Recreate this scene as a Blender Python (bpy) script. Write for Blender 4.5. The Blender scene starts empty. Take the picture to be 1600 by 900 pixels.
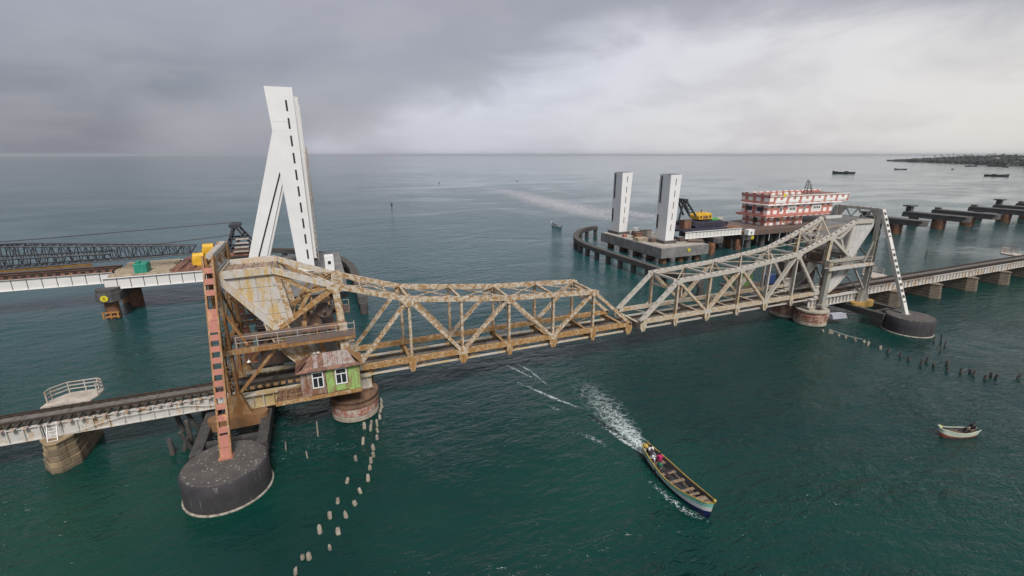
import bpy, bmesh, math, random
from mathutils import Vector, Matrix, noise as mnoise
random.seed(7)
R = math.radians
scene = bpy.context.scene
C = scene.collection

# ---------------------------------------------------------------- camera, sky, sun, exposure
# World frame: X runs along both railway bridges, Y points away from the camera across them, Z = 0 is the sea.
CAM_H = 25.6; YAW = R(22.66)
cam = bpy.data.objects.new('camera', bpy.data.cameras.new('camera')); C.objects.link(cam)
cam.location = (0, 0, CAM_H); cam.rotation_euler = (R(90 - 16.113), 0, -YAW)
cam.data.sensor_width = 36; cam.data.lens = 16.2; cam.data.clip_start = 0.5; cam.data.clip_end = 90000
scene.camera = cam
scene.view_settings.view_transform = 'Standard'; scene.view_settings.look = 'None'
scene.view_settings.gamma = 1; scene.view_settings.use_curve_mapping = False
scene.cycles.max_bounces = 5; scene.cycles.diffuse_bounces = 2; scene.cycles.glossy_bounces = 3; scene.cycles.volume_bounces = 0; scene.cycles.transparent_max_bounces = 6
EXPOSURE = 1.25
scene.view_settings.exposure = EXPOSURE
SUN_EL, SUN_AZ = R(50), R(184)          # azimuth measured from +Y towards +X: behind the camera
sun = bpy.data.objects.new('sun', bpy.data.lights.new('sun', 'SUN')); C.objects.link(sun)
sun.data.energy = 1.5; sun.data.angle = R(16); sun.data.color = (1.0, 0.96, 0.9)
sd = Vector((math.sin(SUN_AZ) * math.cos(SUN_EL), math.cos(SUN_AZ) * math.cos(SUN_EL), math.sin(SUN_EL)))
sun.rotation_euler = sd.to_track_quat('Z', 'Y').to_euler(); sun.location = sd * 200

class NT:
    """short hand for building node trees"""
    def __init__(s, tree): s.t = tree; s.n = tree.nodes; s.l = tree.links
    def new(s, kind, **kw):
        n = s.n.new(kind)
        for k, v in kw.items(): setattr(n, k, v)
        return n
    def link(s, a, b): s.l.new(a, b)
    def put(s, sock, v):
        if hasattr(v, 'is_output') or isinstance(v, bpy.types.NodeSocket): s.l.new(v, sock)
        elif isinstance(v, (tuple, list)) and len(v) == 3 and sock.type == 'RGBA': sock.default_value = (*v, 1)
        else: sock.default_value = v
    def math(s, op, a, b=0.0, c=None, clamp=False):
        n = s.new('ShaderNodeMath', operation=op, use_clamp=clamp); s.put(n.inputs[0], a); s.put(n.inputs[1], b)
        if c is not None: s.put(n.inputs[2], c)
        return n.outputs[0]
    def mix(s, f, a, b, blend='MIX'):
        n = s.new('ShaderNodeMix', data_type='RGBA', blend_type=blend)
        s.put(n.inputs[0], f); s.put(n.inputs[6], a); s.put(n.inputs[7], b); return n.outputs[2]
    def ramp(s, f, stops, interp='LINEAR'):
        n = s.new('ShaderNodeValToRGB'); cr = n.color_ramp; cr.interpolation = interp
        while len(cr.elements) > 1: cr.elements.remove(cr.elements[-1])
        for i, (p, c) in enumerate(stops):
            e = cr.elements[0] if i == 0 else cr.elements.new(p)
            e.position = p; e.color = (c, c, c, 1) if isinstance(c, (int, float)) else (*c, 1)
        s.put(n.inputs[0], f); return n.outputs[0]
    def noise(s, vec, scale, detail=4, rough=0.55, dist=0.0, dim='3D'):
        n = s.new('ShaderNodeTexNoise', noise_dimensions=dim); s.put(n.inputs['Vector'], vec)
        n.inputs['Scale'].default_value = scale; n.inputs['Detail'].default_value = detail
        n.inputs['Roughness'].default_value = rough; n.inputs['Distortion'].default_value = dist
        return n.outputs['Fac']
    def mapping(s, vec, scale=(1, 1, 1), loc=(0, 0, 0), rot=(0, 0, 0)):
        n = s.new('ShaderNodeMapping'); s.put(n.inputs[0], vec)
        n.inputs['Scale'].default_value = scale; n.inputs['Location'].default_value = loc; n.inputs['Rotation'].default_value = rot
        return n.outputs[0]
    def pos(s): return s.new('ShaderNodeNewGeometry').outputs['Position']
    def smooth(s, v, a, b):
        n = s.new('ShaderNodeMapRange', interpolation_type='SMOOTHSTEP'); s.put(n.inputs[0], v)
        n.inputs[1].default_value = a; n.inputs[2].default_value = b; return n.outputs[0]

world = bpy.data.worlds.new('World'); scene.world = world; world.use_nodes = True
w = NT(world.node_tree); w.n.clear()
SKY_K = 1.0 / (2 ** EXPOSURE) / 0.1          # cloud colours below are written as they should look on screen (linear)
tc = w.new('ShaderNodeTexCoord').outputs['Generated']
sep = w.new('ShaderNodeSeparateXYZ'); w.link(tc, sep.inputs[0])
side = w.math('ADD', w.math('MULTIPLY', sep.outputs[0], math.cos(YAW)), w.math('MULTIPLY', sep.outputs[1], -math.sin(YAW)))
elev = sep.outputs[2]
cvec = w.mapping(tc, scale=(1.0, 1.0, 3.2))
n_big = w.noise(cvec, 1.7, 5, 0.5, 0.3)
n_mid = w.noise(w.mapping(tc, scale=(1.0, 1.0, 2.6), loc=(3.1, 1.7, 0.4)), 4.2, 6, 0.56, 0.35)
n_soft = w.noise(w.mapping(tc, scale=(1.0, 1.0, 2.2), loc=(7.7, 2.0, 5.1)), 2.6, 3, 0.5, 0.2)
# lower edge of the rain cloud: on the sea at the left, rising to the right
s01 = w.math('MULTIPLY_ADD', side, 0.5, 0.5)
edge = w.ramp(s01, [(0.0, 0.0), (0.24, 0.0), (0.29, 0.28), (0.33, 0.42), (0.40, 0.52), (0.50, 0.72), (0.60, 0.88), (0.72, 0.90), (0.80, 0.78), (0.90, 0.70), (1.0, 0.68)], 'B_SPLINE')
edge = w.math('MULTIPLY_ADD', edge, 0.38, -0.125)
gap = w.math('SUBTRACT', elev, edge)
gap = w.math('ADD', gap, w.math('MULTIPLY', w.math('SUBTRACT', n_mid, 0.5), 0.13))
gap = w.math('ADD', gap, w.math('MULTIPLY', w.math('SUBTRACT', n_big, 0.5), 0.06))
dark = w.smooth(gap, -0.03, 0.07)
lit = w.ramp(s01, [(0.0, (0.46, 0.48, 0.55)), (0.33, (0.56, 0.56, 0.64)), (0.5, (0.64, 0.655, 0.74)), (0.68, (0.72, 0.71, 0.74)), (0.80, (0.76, 0.735, 0.73)), (0.88, (0.76, 0.73, 0.70)), (1.0, (0.76, 0.73, 0.70))])
lit = w.mix(w.smooth(n_mid, 0.40, 0.68), lit, w.mix(1.0, lit, (0.84, 0.83, 0.85), 'MULTIPLY'))
dk = w.mix(w.smooth(n_soft, 0.36, 0.66), (0.205, 0.216, 0.268), (0.33, 0.335, 0.395))
dk = w.mix(w.math('MULTIPLY', w.smooth(n_mid, 0.42, 0.66), 0.35), dk, (0.42, 0.41, 0.45))
dk = w.mix(w.math('MULTIPLY', w.smooth(elev, 0.06, 0.27), 0.6), dk, (0.44, 0.43, 0.465))
cloud = w.mix(dark, lit, dk)
cloud = w.mix(1.0, cloud, (SKY_K, SKY_K, SKY_K), 'MULTIPLY')
nish = w.new('ShaderNodeTexSky', sky_type='NISHITA', sun_disc=False)
nish.sun_elevation = SUN_EL; nish.sun_rotation = SUN_AZ; nish.air_density = 1.2; nish.dust_density = 2.5
skycol = w.mix(0.93, nish.outputs[0], cloud)
bg = w.new('ShaderNodeBackground'); bg.inputs[1].default_value = 0.1; w.link(skycol, bg.inputs[0])
w.link(bg.outputs[0], w.new('ShaderNodeOutputWorld').inputs[0])

# ---------------------------------------------------------------- mesh helpers
MX = None                               # when set, X is mirrored to MX - X (the right-hand half of the old bridge)
def mx(x): return x if MX is None else MX - x

class MB:
    def __init__(s): s.v = []; s.f = []
    def add(s, vs, fs):
        o = len(s.v); s.v += [tuple(p) for p in vs]; s.f += [tuple(i + o for i in f) for f in fs]; return s
    def box(s, x0, x1, y0, y1, z0, z1):
        return s.add([(x0,y0,z0),(x1,y0,z0),(x1,y1,z0),(x0,y1,z0),(x0,y0,z1),(x1,y0,z1),(x1,y1,z1),(x0,y1,z1)],
                     [(0,3,2,1),(4,5,6,7),(0,1,5,4),(1,2,6,5),(2,3,7,6),(3,0,4,7)])
    def beam(s, p, q, wd, h, up=(0, 0, 1), w2=None, h2=None):
        p = Vector(p); q = Vector(q); d = (q - p).normalized(); up = Vector(up)
        if abs(d.dot(up)) > 0.98: up = Vector((0, 1, 0)) if abs(d.y) < 0.9 else Vector((1, 0, 0))
        sx = d.cross(up).normalized(); sz = sx.cross(d)
        w2 = wd if w2 is None else w2; h2 = h if h2 is None else h2
        vs = []
        for c, a, b in ((p, wd, h), (q, w2, h2)):
            for i, j in ((-1,-1),(1,-1),(1,1),(-1,1)): vs.append(c + sx * (a/2*i) + sz * (b/2*j))
        return s.add(vs, [(0,1,2,3),(7,6,5,4),(0,4,5,1),(1,5,6,2),(2,6,7,3),(3,7,4,0)])
    def tube(s, p, q, r0, r1=None, n=8, caps=True):
        p = Vector(p); q = Vector(q); d = (q - p).normalized(); r1 = r0 if r1 is None else r1
        a = Vector((0, 0, 1)) if abs(d.z) < 0.9 else Vector((1, 0, 0))
        u = d.cross(a).normalized(); v = d.cross(u); vs = []
        for c, r in ((p, r0), (q, r1)):
            for k in range(n):
                t = 2*math.pi*k/n; vs.append(c + u*(r*math.cos(t)) + v*(r*math.sin(t)))
        fs = [(k, n+k, n+(k+1) % n, (k+1) % n) for k in range(n)]
        if caps: fs += [tuple(range(n)), tuple(range(2*n-1, n-1, -1))]
        return s.add(vs, fs)
    def path(s, pts, r, n=6):
        for a, b in zip(pts, pts[1:]): s.tube(a, b, r, n=n)
        return s
    def prism(s, poly, axis, a0, a1):
        """poly = 2D outline; axis 'y': (x,z) outline pushed along y; 'z': (x,y) along z; 'x': (y,z) along x"""
        n = len(poly)
        def pt(p, a): return (p[0], a, p[1]) if axis == 'y' else (p[0], p[1], a) if axis == 'z' else (a, p[0], p[1])
        vs = [pt(p, a0) for p in poly] + [pt(p, a1) for p in poly]
        area = sum(poly[i][0]*poly[(i+1) % n][1] - poly[(i+1) % n][0]*poly[i][1] for i in range(n))
        ccw = area > 0
        if axis == 'y': ccw = not ccw
        fs = [tuple(range(n-1, -1, -1)), tuple(range(n, 2*n))] + [(i, (i+1) % n, n+(i+1) % n, n+i) for i in range(n)]
        if not ccw: fs = [tuple(reversed(f)) for f in fs]
        if a1 < a0: fs = [tuple(reversed(f)) for f in fs]
        return s.add(vs, fs)
    def lathe(s, prof, cx, cy, n=32, caps=True):
        vs = []; m = len(prof)
        for r, z in prof:
            for k in range(n):
                t = 2*math.pi*k/n; vs.append((cx + r*math.cos(t), cy + r*math.sin(t), z))
        fs = []
        for i in range(m-1):
            for k in range(n): fs.append((i*n+k, i*n+(k+1) % n, (i+1)*n+(k+1) % n, (i+1)*n+k))
        if caps: fs += [tuple(range(n-1, -1, -1)), tuple((m-1)*n+k for k in range(n))]
        return s.add(vs, fs)
    def ball(s, c, rx, ry=None, rz=None, nu=10, nv=7):
        ry = rx if ry is None else ry; rz = rx if rz is None else rz; vs = [(c[0], c[1], c[2]-rz)]
        for i in range(1, nv):
            ph = -math.pi/2 + math.pi*i/nv
            for k in range(nu):
                t = 2*math.pi*k/nu; vs.append((c[0]+rx*math.cos(ph)*math.cos(t), c[1]+ry*math.cos(ph)*math.sin(t), c[2]+rz*math.sin(ph)))
        vs.append((c[0], c[1], c[2]+rz)); fs = []; last = len(vs)-1
        for k in range(nu):
            fs.append((0, 1+(k+1) % nu, 1+k)); fs.append((last, 1+(nv-2)*nu+k, 1+(nv-2)*nu+(k+1) % nu))
            for i in range(nv-2):
                a = 1+i*nu; fs.append((a+k, a+(k+1) % nu, a+nu+(k+1) % nu, a+nu+k))
        return s.add(vs, fs)
    def build(s, name, mat, parent=None, smooth=False, bevel=0, kind=None):
        vs = s.v; fs = s.f
        if MX is not None:
            vs = [(MX - p[0], p[1], p[2]) for p in vs]; fs = [tuple(reversed(f)) for f in fs]
        if parent is None:
            xs, ys, zs = zip(*vs); org = Vector(((min(xs)+max(xs))/2, (min(ys)+max(ys))/2, min(zs)))
        else: org = wloc(parent)
        me = bpy.data.meshes.new(name)
        me.from_pydata([(p[0]-org.x, p[1]-org.y, p[2]-org.z) for p in vs], [], fs); me.update()
        if mat: me.materials.append(mat)
        if smooth:
            me.polygons.foreach_set('use_smooth', [True]*len(me.polygons))
            me.set_sharp_from_angle(angle=R(40))
        o = bpy.data.objects.new(name, me); C.objects.link(o)
        if parent is None: o.location = org
        else: o.parent = parent
        if bevel:
            b = o.modifiers.new('bevel', 'BEVEL'); b.width = bevel; b.segments = 1; b.limit_method = 'ANGLE'
        if kind: o['kind'] = kind
        return o

def wloc(o):
    v = Vector(o.location)
    while o.parent: o = o.parent; v = v + Vector(o.location)
    return v
def tag(o, label, cat, group=None):
    o['label'] = label; o['category'] = cat
    if group: o['group'] = group
    return o
def thing(name, label, cat, loc, group=None):
    o = bpy.data.objects.new(name, None); C.objects.link(o); o.empty_display_size = 0.5
    o.location = (mx(loc[0]), loc[1], loc[2]); return tag(o, label, cat, group)
def struct(o): o['kind'] = 'structure'; return o
def copy_part(src, parent, loc=(0, 0, 0), rot=None):
    c = src.copy(); C.objects.link(c); c.parent = parent; c.location = loc
    if rot: c.rotation_euler = rot
    return c
def copy_tree(o, parent=None):
    c = o.copy(); C.objects.link(c)
    if parent is not None: c.parent = parent
    for ch in list(o.children): copy_tree(ch, c)
    return c
def shared(name, me, parent, loc, rot=None, scale=None, label=None):
    """one more piece on shared mesh data; loc in world coordinates"""
    o = bpy.data.objects.new(name, me); C.objects.link(o); o.parent = parent
    wl = wloc(parent); o.location = (mx(loc[0]) - wl.x, loc[1] - wl.y, loc[2] - wl.z)
    if rot: o.rotation_euler = rot
    if scale: o.scale = scale
    return o
def mesh_of(mb, mat, name='piece'):
    me = bpy.data.meshes.new(name); me.from_pydata(mb.v, [], mb.f); me.update(); me.materials.append(mat); return me

def clip(poly, a, b, c):
    """keep the part of a convex polygon where a*x + b*y <= c"""
    out = []
    for i in range(len(poly)):
        p, q = poly[i], poly[(i+1) % len(poly)]
        dp, dq = a*p[0]+b*p[1]-c, a*q[0]+b*q[1]-c
        if dp <= 0: out.append(p)
        if dp*dq < 0:
            t = dp/(dp-dq); out.append((p[0]+(q[0]-p[0])*t, p[1]+(q[1]-p[1])*t))
    return out

ORD = ['first', 'second', 'third', 'fourth', 'fifth', 'sixth', 'seventh', 'eighth', 'ninth', 'tenth', 'eleventh', 'twelfth', 'thirteenth', 'fourteenth', 'fifteenth'] + ['%dth' % k for k in range(16, 21)] + ['21st', '22nd', '23rd'] + ['%dth' % k for k in range(24, 31)]

# ---------------------------------------------------------------- materials
def mat(name):
    m = bpy.data.materials.new(name); m.use_nodes = True; t = NT(m.node_tree)
    b = m.node_tree.nodes['Principled BSDF']; return m, t, b

def steel(name, paint, rust=(0.30, 0.135, 0.035), dirt=(0.075, 0.035, 0.02), amount=0.4, streak=0.3, scale=1.0, rough=0.65, fine=0.5):
    """weathered painted steel: paint, ochre rust in patches and runs, dark flakes"""
    m, t, b = mat(name); p = t.pos()
    pn = t.noise(t.mapping(p, (1, 1, streak)), 1.1*scale, 5, 0.68, 0.3)
    fn = t.noise(t.mapping(p, (1, 1, 0.6)), 5.5*scale, 4, 0.7)
    k = t.math('ADD', t.math('MULTIPLY', pn, 0.62), t.math('MULTIPLY', fn, 0.38))
    th = 0.66 - 0.32*amount
    rf = t.smooth(k, th - 0.05, th + 0.05)
    tone = t.mix(t.noise(p, 0.55*scale, 4), t.mix(1.0, paint, (0.80, 0.79, 0.77), 'MULTIPLY'), paint)
    rcol = t.mix(t.noise(p, 3.0*scale, 5, 0.7), rust, tuple(min(1, c*q) for c, q in zip(rust, (1.55, 1.75, 2.1))))
    col = t.mix(rf, tone, rcol)
    dn = t.noise(t.mapping(p, (1, 1, 0.5), loc=(9, 4, 2)), 3.4*scale, 5, 0.72)
    col = t.mix(t.math('MULTIPLY', t.smooth(dn, 0.60 - 0.12*amount, 0.72), fine), col, dirt)
    t.link(col, b.inputs['Base Color']); b.inputs['Roughness'].default_value = rough
    bp = t.new('ShaderNodeBump'); bp.inputs['Strength'].default_value = 0.35; bp.inputs['Distance'].default_value = 0.02
    t.link(fn, bp.inputs['Height']); t.link(bp.outputs[0], b.inputs['Normal'])
    return m

def plain(name, col, rough=0.7, var=0.2, scale=2.0, bump=0.2, spec=0.5, metallic=0.0):
    m, t, b = mat(name); p = t.pos()
    n = t.noise(p, scale, 6, 0.6)
    c = t.mix(t.smooth(n, 0.3, 0.7), tuple(x*(1-var) for x in col), tuple(min(1, x*(1+var)) for x in col))
    t.link(c, b.inputs['Base Color']); b.inputs['Roughness'].default_value = rough; b.inputs['Metallic'].default_value = metallic
    b.inputs['Specular IOR Level'].default_value = spec
    if bump:
        bp = t.new('ShaderNodeBump'); bp.inputs['Strength'].default_value = bump; bp.inputs['Distance'].default_value = 0.02
        t.link(t.noise(p, scale*6, 5, 0.65), bp.inputs['Height']); t.link(bp.outputs[0], b.inputs['Normal'])
    return m

def concrete(name, col, stain=(0.06, 0.05, 0.045), amount=0.4, scale=1.0, splat=0.0, wet=None):
    """concrete or tarred masonry with vertical runs; splat = pale bird droppings on level tops"""
    m, t, b = mat(name); p = t.pos()
    n = t.noise(p, 0.9*scale, 5, 0.62); runs = t.noise(t.mapping(p, (1, 1, 0.16)), 2.2*scale, 5, 0.6)
    c = t.mix(t.smooth(n, 0.3, 0.7), tuple(x*0.75 for x in col), tuple(min(1, x*1.2) for x in col))
    c = t.mix(t.math('MULTIPLY', t.smooth(runs, 0.62 - 0.2*amount, 0.75), 0.8), c, stain)
    if splat:
        g = t.new('ShaderNodeNewGeometry'); sx = t.new('ShaderNodeSeparateXYZ'); t.link(g.outputs['Normal'], sx.inputs[0])
        v = t.new('ShaderNodeTexVoronoi'); v.inputs['Scale'].default_value = 2.6
        t.link(t.mapping(p, (1.0, 1.9, 1), rot=(0, 0, 0.5)), v.inputs['Vector'])
        wob = t.math('ADD', v.outputs['Distance'], t.math('MULTIPLY', t.math('SUBTRACT', t.noise(p, 9, 3), 0.5), 0.22))
        hit = t.math('MULTIPLY', t.smooth(wob, 0.21, 0.10), t.smooth(sx.outputs[2], 0.6, 0.8))
        hit = t.math('MULTIPLY', hit, t.smooth(t.noise(p, 1.3, 3), 0.36, 0.50))
        c = t.mix(t.math('MULTIPLY', hit, splat), c, (0.46, 0.45, 0.42))
        drip = t.smooth(t.noise(t.mapping(p, (1, 1, 0.10), loc=(4, 4, 4)), 3.6, 4, 0.6), 0.62, 0.72)
        c = t.mix(t.math('MULTIPLY', drip, 0.5), c, (0.30, 0.29, 0.28))
    if name.startswith('warm'):              # every stone its own tone
        rnd = t.new('ShaderNodeObjectInfo').outputs['Random']
        c = t.mix(rnd, t.mix(1.0, c, (0.62, 0.62, 0.64), 'MULTIPLY'), t.mix(1.0, c, (1.35, 1.25, 1.1), 'MULTIPLY'))
    if wet:                                  # dark tidal growth just above the sea
        sz = t.new('ShaderNodeSeparateXYZ'); t.link(p, sz.inputs[0])
        lv = t.math('ADD', sz.outputs[2], t.math('MULTIPLY', t.noise(p, 2.5, 4), 0.5))
        c = t.mix(t.smooth(lv, wet + 0.30, wet - 0.05), c, (0.035, 0.032, 0.022))
    t.link(c, b.inputs['Base Color']); b.inputs['Roughness'].default_value = 0.85
    bp = t.new('ShaderNodeBump'); bp.inputs['Strength'].default_value = 0.5; bp.inputs['Distance'].default_value = 0.03
    t.link(t.noise(p, 6*scale, 4, 0.7), bp.inputs['Height']); t.link(bp.outputs[0], b.inputs['Normal'])
    return m

M = {}
M['leaf_tan'] = steel('rusty tan bridge paint', (0.60, 0.54, 0.45), (0.25, 0.13, 0.04), amount=0.50, streak=0.8, scale=2.6, fine=0.9)
M['leaf_ochre'] = steel('ochre rust', (0.52, 0.41, 0.26), (0.25, 0.12, 0.034), amount=0.60, streak=0.8, scale=2.6, fine=0.9)
M['leaf_grey'] = steel('grey bridge paint', (0.50, 0.47, 0.425), (0.30, 0.20, 0.10), amount=0.24, streak=0.7, scale=2.4, fine=0.6)
M['leaf_grey_low'] = steel('grey paint with rust runs', (0.54, 0.49, 0.41), (0.30, 0.18, 0.075), amount=0.44, streak=0.7, scale=2.4, fine=0.65)
M['cw_left'] = steel('stained counterweight plate', (0.56, 0.53, 0.50), (0.40, 0.26, 0.10), amount=0.42, streak=0.16, scale=1.2, fine=0.55)
M['cw_right'] = steel('pale counterweight plate', (0.55, 0.54, 0.53), (0.40, 0.34, 0.26), amount=0.12, streak=0.2, fine=0.3)
M['cw_top'] = plain('dirt on counterweight top', (0.27, 0.195, 0.145), 0.95, 0.45, 1.6, 0.6)
M['cw_top_grey'] = plain('grey counterweight top', (0.30, 0.29, 0.28), 0.95, 0.3, 1.6, 0.4)
M['tower_rust'] = steel('orange rusted tower steel', (0.40, 0.29, 0.16), (0.21, 0.092, 0.026), amount=0.62, streak=0.4, scale=2.0, fine=0.95)
M['tower_grey'] = steel('greenish grey tower steel', (0.34, 0.335, 0.31), (0.24, 0.19, 0.11), amount=0.28, fine=0.6)
M['red_batten'] = steel('faded red lead paint', (0.40, 0.155, 0.115), (0.36, 0.17, 0.08), amount=0.25, fine=0.45)
M['pale_strut'] = steel('pale strut paint', (0.44, 0.43, 0.41), (0.3, 0.2, 0.1), amount=0.15, fine=0.35)
M['white_strut'] = steel('white strut paint', (0.66, 0.65, 0.62), (0.4, 0.3, 0.2), amount=0.1, fine=0.3)
M['dark_steel'] = steel('sooty machinery steel', (0.105, 0.09, 0.085), (0.13, 0.06, 0.03), amount=0.4, fine=0.6)
M['walk_steel'] = steel('purple brown walkway plate', (0.16, 0.125, 0.115), (0.2, 0.10, 0.05), amount=0.35, fine=0.5)
M['rail_paint'] = steel('weathered handrail', (0.48, 0.44, 0.40), (0.3, 0.16, 0.07), amount=0.35, fine=0.3)
M['girder_white'] = steel('white approach girder', (0.54, 0.525, 0.50), (0.32, 0.19, 0.08), amount=0.34, streak=0.35, fine=0.4)
M['girder_left'] = steel('stained approach girder', (0.56, 0.55, 0.53), (0.32, 0.19, 0.08), amount=0.33, streak=0.3, scale=1.3, fine=0.6)
M['girder_rusty'] = steel('yellowed girder web', (0.50, 0.47, 0.41), (0.30, 0.21, 0.09), amount=0.48, streak=0.25, fine=0.5)
M['bracket'] = steel('pinkish sleeper clip', (0.50, 0.42, 0.38), (0.3, 0.17, 0.08), amount=0.3)
M['rail'] = plain('railhead steel', (0.10, 0.075, 0.06), 0.45, 0.25, 3, 0, metallic=0.6)
M['sleeper'] = plain('tarred sleeper', (0.05, 0.042, 0.036), 0.9, 0.4, 3, 0.4)
M['track_plank'] = plain('walk plate between rails', (0.125, 0.112, 0.10), 0.9, 0.25, 2, 0.3)
M['stone'] = concrete('warm pier stone', (0.235, 0.185, 0.125), (0.10, 0.075, 0.045), 0.5, wet=0.15)
M['stone_far'] = concrete('grey brown pier stone', (0.15, 0.122, 0.09), (0.09, 0.07, 0.05), 0.5, wet=0.2)
M['deck_conc'] = concrete('worn refuge deck', (0.42, 0.37, 0.32), (0.22, 0.17, 0.13), 0.5)
M['caisson'] = concrete('black tarred caisson', (0.036, 0.034, 0.038), (0.02, 0.02, 0.022), 0.4, splat=0.85, wet=0.3)
M['caisson_top'] = concrete('weathered caisson top', (0.075, 0.068, 0.062), (0.05, 0.045, 0.04), 0.4, splat=1.0)
M['caisson_rim'] = concrete('pale waterline rim', (0.34, 0.31, 0.265), (0.05, 0.045, 0.03), 1.3, 1.3)
M['beam_black'] = concrete('black tie beam', (0.05, 0.046, 0.044), (0.02, 0.02, 0.02), 0.4, splat=0.4)
M['pier_rust'] = concrete('rusty pier casing', (0.165, 0.095, 0.06), (0.07, 0.035, 0.02), 0.6)
M['pier_band'] = steel('white and red pier band', (0.50, 0.45, 0.40), (0.27, 0.10, 0.06), amount=0.55, streak=0.7)
M['pier_red'] = steel('red brown pier band', (0.25, 0.115, 0.085), (0.36, 0.24, 0.16), amount=0.4, streak=0.7)
M['pier_foot'] = concrete('pier footing', (0.36, 0.315, 0.25), (0.12, 0.09, 0.06), 0.5, wet=0.05)
M['pier_disc'] = concrete('pale pier disc', (0.36, 0.33, 0.27), (0.15, 0.11, 0.08), 0.4)
M['orange_base'] = steel('orange base casting', (0.24, 0.145, 0.075), (0.16, 0.075, 0.028), amount=0.6)
M['yellow_base'] = steel('yellow base plate', (0.42, 0.27, 0.08), (0.3, 0.14, 0.04), amount=0.4)
M['sheet_pink'] = steel('faded cabin sheet', (0.38, 0.33, 0.30), (0.2, 0.09, 0.05), amount=0.5, streak=0.3, scale=1.6, fine=0.7)
M['sheet_green'] = steel('lime green cabin sheet', (0.34, 0.51, 0.17), (0.22, 0.13, 0.06), amount=0.38, streak=0.35, scale=1.6, fine=0.6)
M['cabin_green'] = plain('green cabin wall', (0.12, 0.22, 0.07), 0.7, 0.2)
M['roof_sheet'] = steel('grey lilac roof sheet', (0.31, 0.265, 0.25), (0.15, 0.075, 0.05), amount=0.42, streak=1, scale=1.4, fine=0.6)
M['roof_rust'] = steel('rust brown roof sheet', (0.125, 0.06, 0.042), (0.19, 0.09, 0.05), amount=0.4, streak=1, fine=0.6)
M['wood_brown'] = steel('brown timber platform', (0.135, 0.075, 0.045), (0.2, 0.11, 0.06), amount=0.4, fine=0.6)
M['frame_white'] = plain('white window frame', (0.74, 0.74, 0.72), 0.5, 0.05, 4, 0)
M['glass'] = plain('dark window glass', (0.02, 0.024, 0.03), 0.12, 0.2, 4, 0)
M['tower_white'] = steel('white lift tower paint', (0.80, 0.80, 0.81), (0.6, 0.58, 0.55), (0.45, 0.44, 0.43), amount=0.05, scale=0.5, rough=0.5, fine=0.12)
M['slot'] = plain('dark slot', (0.02, 0.02, 0.025), 0.8, 0.1, 2, 0)
M['new_girder'] = steel('white plate girder', (0.72, 0.71, 0.70), (0.45, 0.40, 0.34), (0.3, 0.28, 0.26), amount=0.1, scale=0.5, fine=0.2)
M['new_conc'] = concrete('grey new concrete', (0.185, 0.18, 0.175), (0.08, 0.075, 0.07), 0.4, 0.6)
M['new_conc_top'] = plain('sandy deck concrete', (0.34, 0.31, 0.27), 0.95, 0.3, 0.8, 0.4)
M['dark_conc'] = concrete('dark pier concrete', (0.085, 0.08, 0.078), (0.04, 0.038, 0.036), 0.4, 0.6)
M['pile_rust'] = steel('rusted steel pile', (0.125, 0.06, 0.04), (0.20, 0.085, 0.035), amount=0.5, streak=0.4, fine=0.6)
M['fender'] = concrete('fender wall concrete', (0.075, 0.069, 0.065), (0.05, 0.042, 0.036), 0.5, 0.7, wet=0.3)
M['timber'] = plain('weathered deck timber', (0.33, 0.27, 0.19), 0.9, 0.3, 1.5, 0.4)
M['orange_timber'] = plain('orange stained pile walers', (0.35, 0.17, 0.05), 0.9, 0.3, 2, 0.3)
M['boom'] = plain('blue black crane lattice', (0.032, 0.034, 0.042), 0.55, 0.3, 2, 0)
M['crane_yellow'] = plain('crane yellow', (0.62, 0.36, 0.02), 0.5, 0.12, 1, 0)
M['crane_green'] = plain('generator green', (0.02, 0.23, 0.16), 0.55, 0.12, 1.5, 0.1)
M['mach_green'] = plain('bright green housing', (0.06, 0.30, 0.06), 0.55, 0.12, 1.5, 0.1)
M['deck_navy'] = plain('dark steel barge deck', (0.028, 0.027, 0.045), 0.7, 0.3, 1, 0.2)
M['rust_brown'] = steel('brown red steel box', (0.16, 0.075, 0.055), (0.22, 0.10, 0.05), amount=0.4)
M['marker_yellow'] = plain('yellow pier marker', (0.66, 0.54, 0.03), 0.5, 0.08, 2, 0)
M['black'] = plain('black paint', (0.018, 0.018, 0.02), 0.6, 0.2, 2, 0)
M['white_paint'] = plain('white paint', (0.72, 0.72, 0.70), 0.6, 0.1, 2, 0.1)
M['blue_tarp'] = plain('blue tarpaulin', (0.04, 0.075, 0.22), 0.6, 0.3, 3, 0.3)
M['grey_tarp'] = plain('grey bundled tarpaulin', (0.30, 0.31, 0.36), 0.6, 0.4, 6, 0.6)
M['old_pile'] = concrete('pale worn pile head', (0.30, 0.265, 0.215), (0.12, 0.09, 0.06), 0.5, 2.0)
M['old_pile_dark'] = concrete('dark worn pile head', (0.07, 0.065, 0.06), (0.03, 0.03, 0.028), 0.5, 2.0)
M['hose'] = plain('pale hose', (0.55, 0.52, 0.46), 0.6, 0.1, 2, 0)

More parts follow.
